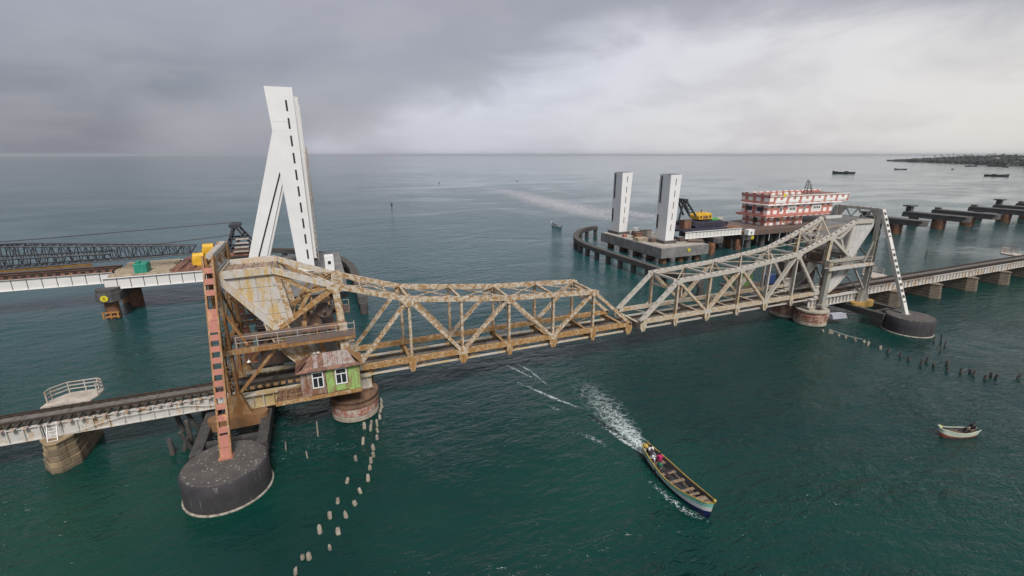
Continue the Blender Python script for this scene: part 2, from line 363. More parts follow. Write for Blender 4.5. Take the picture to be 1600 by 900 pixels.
def window(parent, c, wd, h, yface, cols=2, transom=0.3, name='window'):
    """framed window with separate panes set in a wall facing -Y; c = (x, z) of its centre"""
    x0, x1, z0, z1 = c[0]-wd/2, c[0]+wd/2, c[1]-h/2, c[1]+h/2; fr = 0.07*wd+0.03
    m = MB()
    m.box(x0, x1, yface-0.07, yface-0.004, z0, z0+fr); m.box(x0, x1, yface-0.07, yface-0.004, z1-fr, z1)
    m.box(x0, x0+fr, yface-0.07, yface-0.004, z0+fr, z1-fr); m.box(x1-fr, x1, yface-0.07, yface-0.004, z0+fr, z1-fr)
    zt = z1-fr-(h-2*fr)*transom
    if transom: m.box(x0+fr, x1-fr, yface-0.06, yface-0.004, zt-fr*0.8, zt)
    else: zt = z1-fr
    top = zt-fr*0.8 if transom else zt
    for k in range(1, cols):
        xc = x0+fr+(wd-2*fr)*k/cols; m.box(xc-fr*0.4, xc+fr*0.4, yface-0.06, yface-0.004, z0+fr, top)
    o = m.build(name, M['frame_white'], parent)
    for k in range(cols):
        a = x0+fr+(wd-2*fr)*k/cols; b_ = x0+fr+(wd-2*fr)*(k+1)/cols
        MB().box(a, b_, yface-0.03, yface-0.004, z0+fr, top).build('pane', M['glass'], o)
    if transom: MB().box(x0+fr, x1-fr, yface-0.03, yface-0.004, zt, z1-fr).build('pane', M['glass'], o)
    return o
# ---------------------------------------------------------------- sea
def sea_material():
    m, t, b = mat('sea water'); p = t.pos()
    sx = t.new('ShaderNodeSeparateXYZ'); t.link(p, sx.inputs[0])
    dist = t.new('ShaderNodeVectorMath', operation='LENGTH'); t.link(t.mapping(p, (1, 1, 0)), dist.inputs[0])
    far = t.smooth(dist.outputs['Value'], 30, 380)
    patch = t.noise(t.mapping(p, (0.6, 1.0, 1), rot=(0, 0, 0.5)), 0.035, 5, 0.6, 0.8)
    shoal = t.noise(t.mapping(p, (1, 0.8, 1), loc=(31, 12, 0)), 0.022, 4, 0.55, 0.5)
    deep = t.mix(t.smooth(shoal, 0.38, 0.68), (0.0004, 0.0245, 0.0230), (0.0030, 0.0420, 0.0315))
    # green sandy shallows off the left-hand piers
    sh = t.math('MULTIPLY', t.smooth(t.math('ADD', sx.outputs[0], t.math('MULTIPLY', t.noise(p, 0.09, 4, 0.6), 14)), 6, -14), t.smooth(sx.outputs[1], 62, 30))
    deep = t.mix(t.math('MULTIPLY', sh, 0.75), deep, (0.0040, 0.0460, 0.0270))
    # open sea outside the strait: lighter, bluer and more turbid
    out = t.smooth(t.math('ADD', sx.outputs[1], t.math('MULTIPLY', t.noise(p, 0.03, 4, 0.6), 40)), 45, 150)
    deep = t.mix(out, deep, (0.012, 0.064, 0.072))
    t.link(deep, b.inputs['Base Color'])
    b.inputs['IOR'].default_value = 1.333
    t.link(t.math('MULTIPLY_ADD', far, 0.07, 0.035), b.inputs['Roughness'])
    # wind ripples, wavelets and a low swell, calmer in slicks
    wind = t.mapping(p, (0.55, 1.15, 1), rot=(0, 0, R(-24)))
    fine = t.noise(wind, 1.9, 3, 0.6, 0.5)
    fine = t.math('SUBTRACT', 1.0, t.math('ABSOLUTE', t.math('MULTIPLY_ADD', fine, 2.6, -1.3)))
    wave = t.noise(wind, 0.62, 3, 0.55, 0.4)
    swell = t.noise(wind, 0.14, 3, 0.5)
    band = t.noise(t.mapping(p, (0.25, 1.0, 1), rot=(0, 0, 0.35)), 0.011, 4, 0.6, 1.2)
    calm = t.smooth(t.math('ADD', t.math('MULTIPLY', patch, 0.6), t.math('MULTIPLY', band, 0.4)), 0.38, 0.60)
    amp = t.math('MULTIPLY_ADD', calm, 1.0, 0.16)
    hgt = t.math('ADD', t.math('MULTIPLY', fine, 0.15), t.math('MULTIPLY', wave, 0.55))
    hgt = t.math('ADD', t.math('MULTIPLY', hgt, amp), t.math('MULTIPLY', swell, 0.5))
    bp = t.new('ShaderNodeBump'); bp.inputs['Distance'].default_value = 1.0
    t.link(t.math('SUBTRACT', 1.0, t.math('MULTIPLY', far, t.math('MULTIPLY_ADD', calm, -0.30, 0.96))), bp.inputs['Strength'])
    t.link(hgt, bp.inputs['Height']); t.link(bp.outputs[0], b.inputs['Normal'])
    return m
M['sea'] = sea_material()
S = 42000
sea = MB().add([(-S, -S, 0), (S, -S, 0), (S, S, 0), (-S, S, 0)], [(0, 1, 2, 3)]).build('sea', M['sea']); struct(sea)
sea['label'] = 'dark teal green sea with wind ripples'

def foam_sheen_material(name, scale, lo, hi, lace=True, col=(0.56, 0.64, 0.65)):
    m, t, b = mat(name); p = t.pos()
    a = t.new('ShaderNodeAttribute', attribute_name='foam').outputs['Fac']
    warp = t.noise(p, scale*0.5, 3, 0.5)
    v = t.new('ShaderNodeTexVoronoi', feature='DISTANCE_TO_EDGE' if lace else 'F1'); v.inputs['Scale'].default_value = scale
    wv = t.new('ShaderNodeVectorMath', operation='ADD'); t.link(p, wv.inputs[0])
    nz = t.new('ShaderNodeTexNoise'); nz.inputs['Scale'].default_value = scale*0.9; nz.inputs['Detail'].default_value = 3; t.link(p, nz.inputs['Vector'])
    t.link(nz.outputs['Color'], wv.inputs[1]); t.link(wv.outputs[0], v.inputs['Vector'])
    n = t.noise(p, scale*1.6, 6, 0.7, 0.6)
    k = t.math('ADD', t.math('MULTIPLY', n, 0.75), t.math('MULTIPLY', t.smooth(v.outputs['Distance'], 0.14, 0.0), 0.28))
    k = t.math('ADD', k, t.math('MULTIPLY', t.math('SUBTRACT', a, 0.5), 0.75))
    al = t.math('MULTIPLY', t.smooth(k, lo, hi), t.smooth(a, 0.02, 0.3))
    b.inputs['Base Color'].default_value = (*col, 1); b.inputs['Roughness'].default_value = 0.8
    t.link(al, b.inputs['Alpha']); return m
M['foam'] = foam_sheen_material('churned foam', 2.4, 0.54, 0.98)
M['painted_sheen'] = foam_sheen_material('pale painted water sheen', 0.8, 0.34, 0.95, col=(0.60, 0.595, 0.63))  # silvery sheen of the far water, painted as a pale colour
M['foam_churn'] = foam_sheen_material('aerated churned water', 1.1, 0.30, 1.25)
M['foam_thin'] = foam_sheen_material('thin foam streak', 2.6, 0.50, 0.80)

def foam_sheen_strip(name, pts, label, mt, nu=14, z=0.02):
    """pts: (x, y, half width, strength) along the strip; strength fades to both edges"""
    fine = []
    for (a, b_) in zip(pts, pts[1:]):
        n = max(2, int(math.hypot(b_[0]-a[0], b_[1]-a[1])/0.5))
        for k in range(n): fine.append(tuple(a[i]+(b_[i]-a[i])*k/n for i in range(4)))
    fine.append(pts[-1]); vs = []; val = []
    for i, (x, y, hw, st) in enumerate(fine):
        a = fine[max(0, i-1)]; c = fine[min(len(fine)-1, i+1)]
        d = Vector((c[0]-a[0], c[1]-a[1], 0)).normalized(); nrm = Vector((-d.y, d.x, 0))
        for k in range(nu+1):
            u = k/nu*2-1; q = Vector((x, y, 0)) + nrm*(hw*u)
            vs.append((q.x, q.y, z + 0.05*st*(1-u*u)*mnoise.noise(q*1.3))); val.append(max(0.0, st*(1-abs(u)**2.2)))
    fs = [(i*(nu+1)+k, i*(nu+1)+k+1, (i+1)*(nu+1)+k+1, (i+1)*(nu+1)+k) for i in range(len(fine)-1) for k in range(nu)]
    mb = MB().add(vs, fs); o = mb.build(name, mt, None, True)
    at = o.data.attributes.new('foam', 'FLOAT', 'POINT'); at.data.foreach_set('value', val)
    o['kind'] = 'stuff'; o['label'] = label; return o
# ---------------------------------------------------------------- the old railway bridge
YN, YF, CY = 45.0, 50.1, 47.55          # near truss, far truss, track centre line
MIRROR = 71.6
RAIL_Z = 4.5

def chord(m, p, q, wd, h, slot=1.0, ratio=0.62, bottom=True):
    """built-up box chord: two webs with batten plates, so dark slots show between the battens"""
    p = Vector(p); q = Vector(q); d = q-p; L = d.length; d.normalize(); s = Vector((0, 1, 0))
    up = s.cross(d) if s.cross(d).z > 0 else d.cross(s)
    for sg in (-1, 1):
        o = s*(sg*(wd/2-0.04)); m.beam(p+o, q+o, 0.08, h, up)
        for e in (-1, 1): m.beam(p+o*0.86+up*(e*(h/2-0.02)), q+o*0.86+up*(e*(h/2-0.02)), 0.16, 0.035, up)
    n = max(1, int(L/slot)); st = L/n
    for i in range(n):
        a = p+d*(st*(i+0.5-ratio/2)); b_ = p+d*(st*(i+0.5+ratio/2))
        m.beam(a+up*(h/2-0.012), b_+up*(h/2-0.012), wd-0.10, 0.024, up)
        if bottom: m.beam(a-up*(h/2-0.012), b_-up*(h/2-0.012), wd-0.10, 0.024, up)
    return m
def laced(m, p, q, wd, h, pitch=0.55):
    """laced strut: two channels with zigzag lacing between them"""
    p = Vector(p); q = Vector(q); d = q-p; L = d.length; d.normalize(); s = Vector((0, 1, 0)); up = s.cross(d)
    for sg in (-1, 1):
        o = s*(sg*(wd/2-0.035)); m.beam(p+o, q+o, 0.07, h, up)
    n = max(2, int(L/pitch))
    for e in (-1, 1):
        for i in range(n):
            a = p+d*(L*i/n); b_ = p+d*(L*(i+1)/n); sg = 1 if i % 2 else -1
            m.beam(a+s*(sg*wd*0.42)+up*(e*(h/2-0.01)), b_-s*(sg*wd*0.42)+up*(e*(h/2-0.01)), 0.07, 0.015, up)
    return m
def ibeam(m, p, q, wd, h):
    """rolled section: web between two flanges that face the river"""
    p = Vector(p); q = Vector(q); d = (q-p).normalized(); s = Vector((0, 1, 0)); up = s.cross(d)
    m.beam(p, q, 0.05, h, up)
    for e in (-1, 1): m.beam(p+s*(e*wd/2), q+s*(e*wd/2), 0.05, h, up)
    m.beam(p, q, wd-0.05, 0.05, up); return m
def gusset(poly, yc, th=0.06): return MB().prism(poly, 'y', yc-th/2, yc+th/2)

BX = [1.9, 7.43, 12.93, 18.4, 23.95, 29.4, 35.0]
TZ = {1: 11.6, 2: 10.98, 3: 10.42, 4: 10.12, 5: 9.85}
BZ = 5.0
T0 = (0.7, 13.75); PK = (-4.4, 15.75); EN = (-8.5, 15.65); TIP = (-4.6, 10.2); MID = (-1.5, 13.4)
ARC_C, ARC_R = (2.4, 12.4), 8.1
def B(i): return (BX[i], BZ)
def T(i): return T0 if i == 0 else (BX[i], TZ[i])

def make_leaf(tone, label):
    left = tone == 'tan'
    A = M['leaf_tan'] if left else M['leaf_grey']; LOW = M['leaf_ochre'] if left else M['leaf_grey_low']
    A2 = M['leaf_tan'] if left else M['leaf_grey_low']
    th = thing('bascule_leaf', label, 'bridge', (2.4, CY, 4.3), 'leaves of the lifting railway span')
    for y in (YN, YF):
        P = lambda n: (n[0], y, n[1])
        chain = [EN, PK, T0, T(1), T(2), T(3), T(4), T(5)]
        for a, b_ in zip(chain, chain[1:]):
            chord(MB(), P(a), P(b_), 0.62, 0.46 if b_[0] > 0 else 0.58).build('top_chord', A if b_[0] > 0.8 or not left else M['cw_left'], th)
        for a, b_ in zip(range(0, 6), range(1, 7)):
            chord(MB(), P(B(a)), P(B(b_)), 0.5, 0.48, 0.9, 0.8).build('bottom_chord', LOW if a < 3 or left else A2, th)
        chord(MB(), P(T(5)), P(B(6)), 0.5, 0.40, 1.0, 0.6).build('end_post', A, th)
        for a, b_, lac in ((B(0), T(1), 1), (T(1), B(2), 0), (B(2), T(3), 1), (T(3), B(4), 0), (B(4), T(5), 1)):
            m = MB(); (laced if lac else ibeam)(m, P(a), P(b_), 0.42, 0.34); m.build('diagonal', A2 if left or a[0] > 10 else A, th)
        for i in range(1, 6):
            m = MB(); ibeam(m, P(B(i)), P(T(i)), 0.36, 0.26); m.build('post', A2 if left or i > 2 else A, th)
        # heel: web members behind the pier
        HE = M['leaf_ochre'] if left else M['leaf_grey']
        ibeam(MB(), P((0.7, 13.6)), (0.95, y, 9.6), 0.5, 0.62).build('heel_post', A2, th)
        MB().beam(P((TIP[0]+0.1, TIP[1]+0.05)), P((0.55, 13.55)), 0.44, 0.42).build('heel_diagonal', HE, th)
        MB().beam(P((-4.0, 15.35)), P(MID), 0.34, 0.3).build('heel_brace', HE, th)
        MB().beam(P(MID), P((0.45, 13.72)), 0.34, 0.3).build('heel_brace', HE, th)
        MB().beam(P(MID), P((-2.6, 11.75)), 0.34, 0.3).build('heel_brace', HE, th)
        MB().beam(P((-4.05, 15.35)), P((-3.35, 10.95)), 0.46, 0.30).build('heel_strut', A, th)
        MB().beam(P((EN[0]-0.05, 15.45)), P((TIP[0], TIP[1])), 0.66, 0.55, (0.6, 0, 0.8)).build('counterweight_chord', M['cw_left'] if left else M['cw_right'], th)
        # rolling segment: thick curved plate girder with stiffeners
        arc = []; inn = []
        for k in range(17):
            an = R(-92 - 78*k/16); arc.append((ARC_C[0]+ARC_R*math.cos(an), ARC_C[1]+ARC_R*math.sin(an)))
            r2 = ARC_R-1.7; inn.append((ARC_C[0]+r2*math.cos(an), ARC_C[1]+r2*math.sin(an)))
        yo = y
        seg = MB()
        for k in range(16):
            seg.prism([arc[k], arc[k+1], inn[k+1], inn[k]], 'y', yo-0.10, yo+0.10)
        sg = seg.build('rolling_segment', M['tower_grey'] if y == YF else M['leaf_tan'] if left else M['cw_right'], th)
        tread = MB(); flange = MB()
        for k in range(16):
            a, b_ = arc[k], arc[k+1]; tread.beam((a[0], yo, a[1]), (b_[0], yo, b_[1]), 0.7, 0.14, (0, 0, 1))
            a, b_ = inn[k], inn[k+1]; flange.beam((a[0], yo, a[1]), (b_[0], yo, b_[1]), 0.5, 0.10, (0, 0, 1))
        tread.build('tread', A2 if left else M['leaf_grey'], sg); flange.build('inner_flange', A2 if left else M['leaf_grey'], sg)
        for k in range(1, 16, 3):
            MB().beam((arc[k][0], yo, arc[k][1]), (inn[k][0], yo, inn[k][1]), 0.5, 0.08, (0, 1, 0)).build('stiffener', A2, sg)
        for k in (2, 6, 10):
            q = (0.2-0.25*k, 9.6+0.1*k)
            MB().beam((inn[k][0], yo, inn[k][1]), (q[0], yo, q[1]), 0.35, 0.3).build('spoke', HE if left else M['dark_steel'], th)
        # joint plates
        nodes = [(T(1), 0.75), (T(3), 0.6), (T(5), 0.5), (B(2), 0.6), (B(4), 0.6), (T0, 0.75), (B(0), 0.7)]
        for (nx, nz), r_ in nodes:
            up = nz > 7
            poly = [(nx-r_, nz+0.2), (nx+r_, nz+0.2), (nx+r_, nz-0.15), (nx+r_*0.35, nz-r_*0.95), (nx-r_*0.35, nz-r_*0.95), (nx-r_, nz-0.15)] if up else \
                   [(nx-r_, nz-0.2), (nx+r_, nz-0.2), (nx+r_, nz+0.12), (nx+r_*0.4, nz+r_*0.8), (nx-r_*0.4, nz+r_*0.8), (nx-r_, nz+0.12)]
            for sgn in (-1, 1): gusset(poly, y+sgn*0.29, 0.05).build('joint_plate', A, th)
        sgn = -1 if y == YN else 1
        for i in range(1, 7):
            x = BX[i]+(0.0 if i < 6 else -0.35); wd = 0.38 if i % 2 else 0.50
            poly = [(x-wd, BZ-0.2), (x+wd, BZ-0.2), (x+wd*0.95, BZ-0.75), (x+wd*0.42, BZ-1.28), (x-wd*0.42, BZ-1.28), (x-wd*0.95, BZ-0.75)]
            hb = gusset(poly, y+sgn*0.30, 0.05).build('hanger_plate', LOW if left else A2, th)
            MB().beam((x, y+sgn*0.38, BZ-0.2), (x, y+sgn*0.38, BZ-1.22), 0.09, 0.12, (0, 1, 0)).build('rib', LOW if left else A2, hb)
            if i < 6: gusset([(x-0.42, BZ-0.25), (x+0.42, BZ-0.25), (x+0.42, BZ+0.25), (x+0.2, BZ+0.5), (x-0.2, BZ+0.5), (x-0.42, BZ+0.25)], y+sgn*0.27, 0.05).build('joint_plate', LOW, th)
        for i in range(0, 6):                   # lower edge member between the hangers
            MB().beam((BX[i]+0.1, y-sgn*0.2, 4.02), (BX[i+1]-0.1, y-sgn*0.2, 4.02), 0.14, 0.2).build('edge_member', M['cw_left'] if left else A, th)
            MB().beam((BX[i]+0.3, y-sgn*0.15, 4.0), ((BX[i]+BX[i+1])/2, y-sgn*0.15, 4.75), 0.06, 0.08).build('edge_brace', LOW, th)
    # across the bridge
    for i in range(0, 6):
        MB().beam((BX[i]+0.2, YN+0.3, 3.95), (BX[i+1]-0.2, YF-0.3, 3.95), 0.12, 0.1).build('bottom_lateral', M['leaf_ochre'] if left else M['leaf_grey_low'], th)
        MB().beam((BX[i]+0.2, YF-0.3, 4.06), (BX[i+1]-0.2, YN+0.3, 4.06), 0.12, 0.1).build('bottom_lateral', M['leaf_ochre'] if left else M['leaf_grey_low'], th)
    for t_ in (0.35, 0.7):
        xm = T0[0]+(BX[1]-T0[0])*t_; zm = T0[1]+(TZ[1]-T0[1])*t_
        MB().beam((xm, YN+0.25, zm), (xm, YF-0.25, zm), 0.12, 0.14).build('top_strut', A, th)
    for (xa, za, xb, zb) in ((-3.6, 15.2, -1.5, 13.4), (-1.5, 13.4, 0.5, 13.6), (-1.5, 13.4, -2.6, 11.8)):
        MB().beam((xa, YN+0.2, za), (xb, YF-0.2, zb), 0.12, 0.14).build('heel_cross_brace', M['leaf_ochre'] if left else A, th)
    for xh in (-3.2, -1.6, 0.0):
        MB().beam((xh, YN+0.2, 12.0+0.35*xh), (xh, YF-0.2, 12.0+0.35*xh), 0.16, 0.2).build('heel_cross_strut', M['leaf_ochre'] if left else M['tower_grey'], th)
    for i in range(1, 7):
        x = BX[i]+(0.0 if i < 6 else -0.35)
        m = MB(); m.box(x-0.02, x+0.02, YN, YF, 3.82, 4.6); m.box(x-0.18, x+0.18, YN, YF, 4.6, 4.64); m.box(x-0.18, x+0.18, YN, YF, 3.78, 3.82)
        m.build('floor_beam', M['leaf_ochre'] if left else M['leaf_grey_low'], th)
    for i in (1, 2, 3, 4, 5):
        x, z = T(i); laced(MB(), (x, YN+0.3, z-0.02), (x, YF-0.3, z-0.02), 0.3, 0.3).build('top_strut', A, th) if False else \
            MB().beam((x, YN+0.28, z), (x, YF-0.28, z), 0.26, 0.26).build('top_strut', A, th)
        if i in (1, 3, 5):                      # sway frame
            for a, b_ in (((YN, z-0.2), (CY, z-1.5)), ((YF, z-0.2), (CY, z-1.5))):
                MB().beam((x, a[0], a[1]), (x, b_[0], b_[1]), 0.12, 0.16).build('sway_brace', A2, th)
            MB().beam((x, YN, z-1.5), (x, YF, z-1.5), 0.14, 0.2).build('sway_strut', A2, th)
    pts = [T0] + [T(i) for i in range(1, 6)]
    for a, b_ in zip(pts, pts[1:]):
        MB().beam((a[0], YN+0.2, a[1]), (b_[0], YF-0.2, b_[1]), 0.10, 0.10).build('top_lateral', A2, th)
        MB().beam((a[0], YF-0.2, a[1]+0.05), (b_[0], YN+0.2, b_[1]+0.05), 0.10, 0.10).build('top_lateral', A2, th)
    # slatted panel and braces between the chords at the heel
    lad = MB()
    for k in range(2): lad.beam((0.55+0.85*k, YN+0.3, 13.75-0.25*k), (0.55+0.85*k, YF-0.3, 13.75-0.25*k), 0.12, 0.12)
    lad.build('heel_strut', A, th)
    for k in range(7):
        y = YN+0.75+k*0.6; MB().beam((0.6, y, 13.76), (1.35, y, 13.52), 0.10, 0.08).build('slat', A, th)
    MB().beam((PK[0]+0.3, YN+0.2, PK[1]-0.3), (T0[0], YF-0.2, T0[1]+0.1), 0.14, 0.14).build('heel_lateral', A2, th)
    MB().beam((PK[0]+0.3, YF-0.2, PK[1]-0.3), (T0[0], YN+0.2, T0[1]+0.1), 0.14, 0.14).build('heel_lateral', A2, th)
    MB().beam((TIP[0]+0.4, YN, TIP[1]), (TIP[0]+0.4, YF, TIP[1]), 0.5, 0.5).build('heel_strut', HE, th)
    # counterweight: a steel box between the trusses, plates riveted on its faces, open dirty top
    CW = M['cw_left'] if left else M['cw_right']
    outline = [(-8.35, 15.40), (-4.25, 15.45), (-3.62, 11.0), (-4.35, 10.35)]
    body = MB().prism(outline, 'y', YN+0.02, YF-0.02).build('counterweight', CW, th)
    xs = [-8.4, -7.0, -5.75, -4.75, -3.5]; zs = [10.2, 11.7, 13.0, 14.3, 15.5]
    for (yf, o) in ((YN-0.03, -1), (YF+0.03, 1)):
        for i in range(4):
            for j in range(4):
                g = 0.02; pl = outline[:]
                for a, b_, c in ((-1, 0, -(xs[i]+g)), (1, 0, xs[i+1]-g), (0, -1, -(zs[j]+g)), (0, 1, zs[j+1]-g)):
                    pl = clip(pl, a, b_, c)
                    if len(pl) < 3: break
                if len(pl) >= 3: MB().prism(pl, 'y', yf-0.022, yf+0.045).build('plate', CW, body)
    top = M['cw_top'] if left else M['cw_top_grey']
    MB().box(-8.3, -4.3, YN+0.35, YF-0.35, 15.46, 15.62).build('counterweight_top', top, th)
    MB().box(-8.2, -4.2, YF-0.62, YF-0.36, 15.62, 16.05).build('parapet', CW, th)
    MB().box(-8.42, -8.3, YN+0.35, YF-0.35, 15.3, 15.9).build('parapet', CW, th)
    for k in range(5):
        MB().box(-7.9+0.8*k, -7.8+0.8*k, YN+0.4, YF-0.7, 15.62, 15.70).build('top_rib', top, th)
    # shaft, gears and winch drum inside the heel
    mach = MB(); mach.tube((-0.5, YN+0.5, 11.2), (-0.5, YF-0.5, 11.2), 0.16, n=10); mach.tube((-0.5, YN+0.9, 11.2), (-0.5, YN+1.15, 11.2), 0.75, n=20)
    mach.tube((-0.5, YF-1.15, 11.2), (-0.5, YF-0.9, 11.2), 0.75, n=20); mach.build('drive_shaft', M['dark_steel'], th, True)
    MB().box(-2.4, 0.3, YN+0.7, YF-0.7, 9.2, 9.45).build('machinery_deck', M['dark_steel'], th)
    MB().box(-1.9, -0.8, YN+1.2, YF-1.2, 9.45, 10.6).build('gear_case', M['dark_steel'], th, bevel=0.08)
    return th

def make_tower(tone, label, strutlabel):
    """fixed frame round the rolling heel: rear columns, braces, walkways, portal, outrigger struts"""
    left = tone == 'tan'
    A = M['tower_rust'] if left else M['tower_grey']; RP = M['rail_paint']
    XC, XF = -8.75, 1.0; Y0, Y1 = 44.15, 50.95
    th = thing('heel_tower', label, 'bridge tower', (-8.75, CY, 2.5), 'fixed frames of the lifting span')
    for y in (Y0, Y1):
        for dx in (-0.34, 0.34):
            MB().beam((XC+dx, y, 2.75), (XC+dx*0.72, y, 17.4), 0.2, 0.62, (0, 1, 0)).build('column', A, th)
        lac = MB(); lac2 = MB()
        for k in range(18):
            z = 3.6+k*0.76; s_ = 1 if k % 2 else -1
            lac.beam((XC-0.3*s_, y-0.3, z), (XC+0.3*s_, y-0.3, z+0.76), 0.08, 0.03, (0, 1, 0))
            lac2.beam((XC-0.3*s_, y+0.3, z), (XC+0.3*s_, y+0.3, z+0.76), 0.08, 0.03, (0, 1, 0))
        lac.build('lacing', A, th); lac2.build('lacing', A, th)
        MB().prism([(XC-1.15, 2.7), (XC+1.15, 2.7), (XC+0.5, 4.7), (XC-0.5, 4.7)], 'y', y-0.28, y+0.28).build('column_foot', A, th)
        # braces from the column to the walkway level
        MB().beam((XC+0.5, y, 4.9), (-4.6, y, 9.0), 0.26, 0.24).build('brace', A, th)
        MB().beam((XC+0.3, y, 12.6), (XC+1.7, y, 9.3), 0.2, 0.2).build('brace', A, th)
        # front column on the pier, up to the walkway
        MB().beam((XF, y+(0.1 if y == Y0 else -0.1), 3.1), (XF, y, 10.2), 0.55, 0.95, (1, 0, 0), 0.5, 0.75).build('front_column', M['leaf_tan'] if left else M['tower_grey'], th)
        MB().box(XF-0.75, XF+0.75, y-0.5, y+0.5, 3.0, 3.35).build('column_foot', A, th)
        # longitudinal beams
        yb = y-0.55 if y == Y0 else y+0.55
        MB().box(XC-0.2, 2.0, yb-0.14, yb+0.14, 8.85, 9.25).build('walkway_beam', A if left else M['girder_white'], th)
        yi = y+0.35 if y == Y0 else y-0.35
        MB().box(XC+0.6, 1.4, yi-0.12, yi+0.12, 9.75, 10.25).build('upper_beam', M['walk_steel'] if left else M['tower_grey'], th)
        # walkway deck plates
        ya, yc = (yb+0.14, y+0.25) if y == Y0 else (y-0.25, yb-0.14)
        n = 9
        for k in range(n):
            x0 = XC+0.5+k*(2.0-XC-0.5)/n; MB().box(x0+0.01, x0+(2.0-XC-0.5)/n-0.01, ya, yc, 9.1, 9.16).build('walkway_plate', M['walk_steel'] if left else M['girder_white'], th)
        if left or y == Y0:
            MB().box(-3.9, 2.0, yb-0.17, yb-0.145, 9.2, 9.75).build('kick_plate', M['walk_steel'] if left else M['girder_white'], th) if left else None
        hr = MB(); ye = yb
        xs = [XC+0.9+k*(2.0-XC-0.9)/6 for k in range(7)]
        for x in xs: hr.tube((x, ye, 9.25), (x, ye, 10.35), 0.035, n=6)
        hr.tube((xs[0], ye, 10.35), (2.0, ye, 10.35), 0.03, n=6); hr.tube((xs[0], ye, 9.8), (2.0, ye, 9.8), 0.025, n=6)
        hr.tube((2.0, ye, 10.35), (2.0, y+0.1, 10.35), 0.03, n=6); hr.tube((2.0, y+0.1, 9.25), (2.0, y+0.1, 10.35), 0.035, n=6)
        hr.build('handrail', RP, th)
        # outrigger strut to the caisson
        s = -1 if y == Y0 else 1
        top = Vector((XC-0.1, y, 17.55)); foot = Vector((XC-0.1, CY+s*(CY-37.9), 2.45))
        d = (foot-top).normalized(); side = Vector((1, 0, 0)); nrm = d.cross(side).normalized()
        W, D = 0.82, 0.42
        st = MB()
        for sx in (-1, 1): st.beam(top+side*(sx*(W/2-0.06)), foot+side*(sx*(W/2-0.06)), 0.14, D, nrm)
        so = st.build('outrigger_strut', (M['tower_rust'] if left else M['pale_strut']), th)
        L = (foot-top).length; n = 17
        for k in range(n+1):
            c = top+d*(L*(k+0.35)/(n+0.7)); hl = 0.24
            if left and k in (0, 4): continue
            if k in (5, 6, 16, 17): hl = 0.5
            for e in (-1, 1):
                MB().beam(c-d*hl+nrm*(e*(D/2-0.01)), c+d*hl+nrm*(e*(D/2-0.01)), W-0.18, 0.03, nrm).build('batten', M['red_batten'] if left else M['white_strut'], so)
        MB().box(XC-0.6, XC+0.4, foot.y-0.38, foot.y+0.38, 2.41, 2.52).build('strut_shoe', M['red_batten'] if left else M['pale_strut'], th)
    # portal across the top and lower cross ties
    A3 = M['leaf_tan'] if left else M['tower_grey']
    for z in (17.45, 15.85):
        MB().beam((XC, Y0, z), (XC, Y1, z), 0.5, 0.36).build('portal_beam', M['pale_strut'] if left else M['tower_grey'], th)
    for k in range(6):
        y = Y0+0.4+(Y1-Y0-0.8)*k/6; y2 = Y0+0.4+(Y1-Y0-0.8)*(k+1)/6; up = k % 2 == 0
        MB().beam((XC, y, 15.95 if up else 17.35), (XC, y2, 17.35 if up else 15.95), 0.12, 0.2, (1, 0, 0)).build('portal_brace', A3, th)
    MB().prism([(Y0+0.2, 17.3), (Y0+0.2, 15.0), (Y0+1.6, 17.3)], 'x', XC-0.05, XC+0.05).build('portal_knee', M['leaf_tan'] if left else M['leaf_grey'], th)
    MB().prism([(Y1-0.2, 17.3), (Y1-1.6, 17.3), (Y1-0.2, 15.0)], 'x', XC-0.05, XC+0.05).build('portal_knee', M['leaf_tan'] if left else M['leaf_grey'], th)
    for k in range(7):
        y = Y0+(Y1-Y0)*(k+0.5)/7; MB().box(XC-0.22, XC+0.22, y-0.12, y+0.12, 17.635, 17.73).build('portal_cleat', M['rail_paint'], th)
    MB().beam((XC, Y0, 9.1), (XC, Y1, 9.1), 0.4, 0.5).build('cross_beam', A, th)
    MB().beam((XC, Y0, 9.3), (XC, Y1, 15.7), 0.16, 0.18).build('cross_brace', A, th)
    MB().beam((XC+0.02, Y1, 9.3), (XC+0.02, Y0, 15.7), 0.16, 0.18).build('cross_brace', A, th)
    MB().beam((XC, Y0, 3.6), (XC, Y1, 9.0), 0.16, 0.18).build('cross_brace', A, th)
    MB().box(-7.2, -0.6, 51.6, 53.8, 4.0, 8.2).build('dark_backing_box', M['dark_steel'], th)  # added dark box and plates that darken the background behind the walkway
    for k in range(7): MB().box(-7.1+0.94*k, -6.25+0.94*k, 51.55, 51.6, 4.1, 8.1).build('backing_plate', M['dark_steel'], th)
    for k in range(5): MB().box(-7.4, -0.4, 51.3+0.5*k, 51.7+0.5*k, 8.2, 8.26+0.05*(k % 2)).build('backing_plank', M['walk_steel'], th)
    # fixed track girders the heel rolls on
    for y in (YN, YF):
        g = MB(); g.box(-8.6, 3.2, y-0.06, y+0.06, 2.9, 4.05); g.box(-8.6, 3.2, y-0.38, y+0.38, 4.05, 4.2); g.box(-8.6, 3.2, y-0.34, y+0.34, 2.78, 2.9)
        go = g.build('track_girder', M['girder_rusty'] if left else M['girder_white'], th)
        for k in range(14):
            x = -8.3+k*0.85
            for e in (-1, 1): MB().box(x-0.03, x+0.03, y+e*0.2-0.14, y+e*0.2+0.14, 2.9, 4.05).build('stiffener', M['girder_rusty'] if left else M['girder_white'], go)
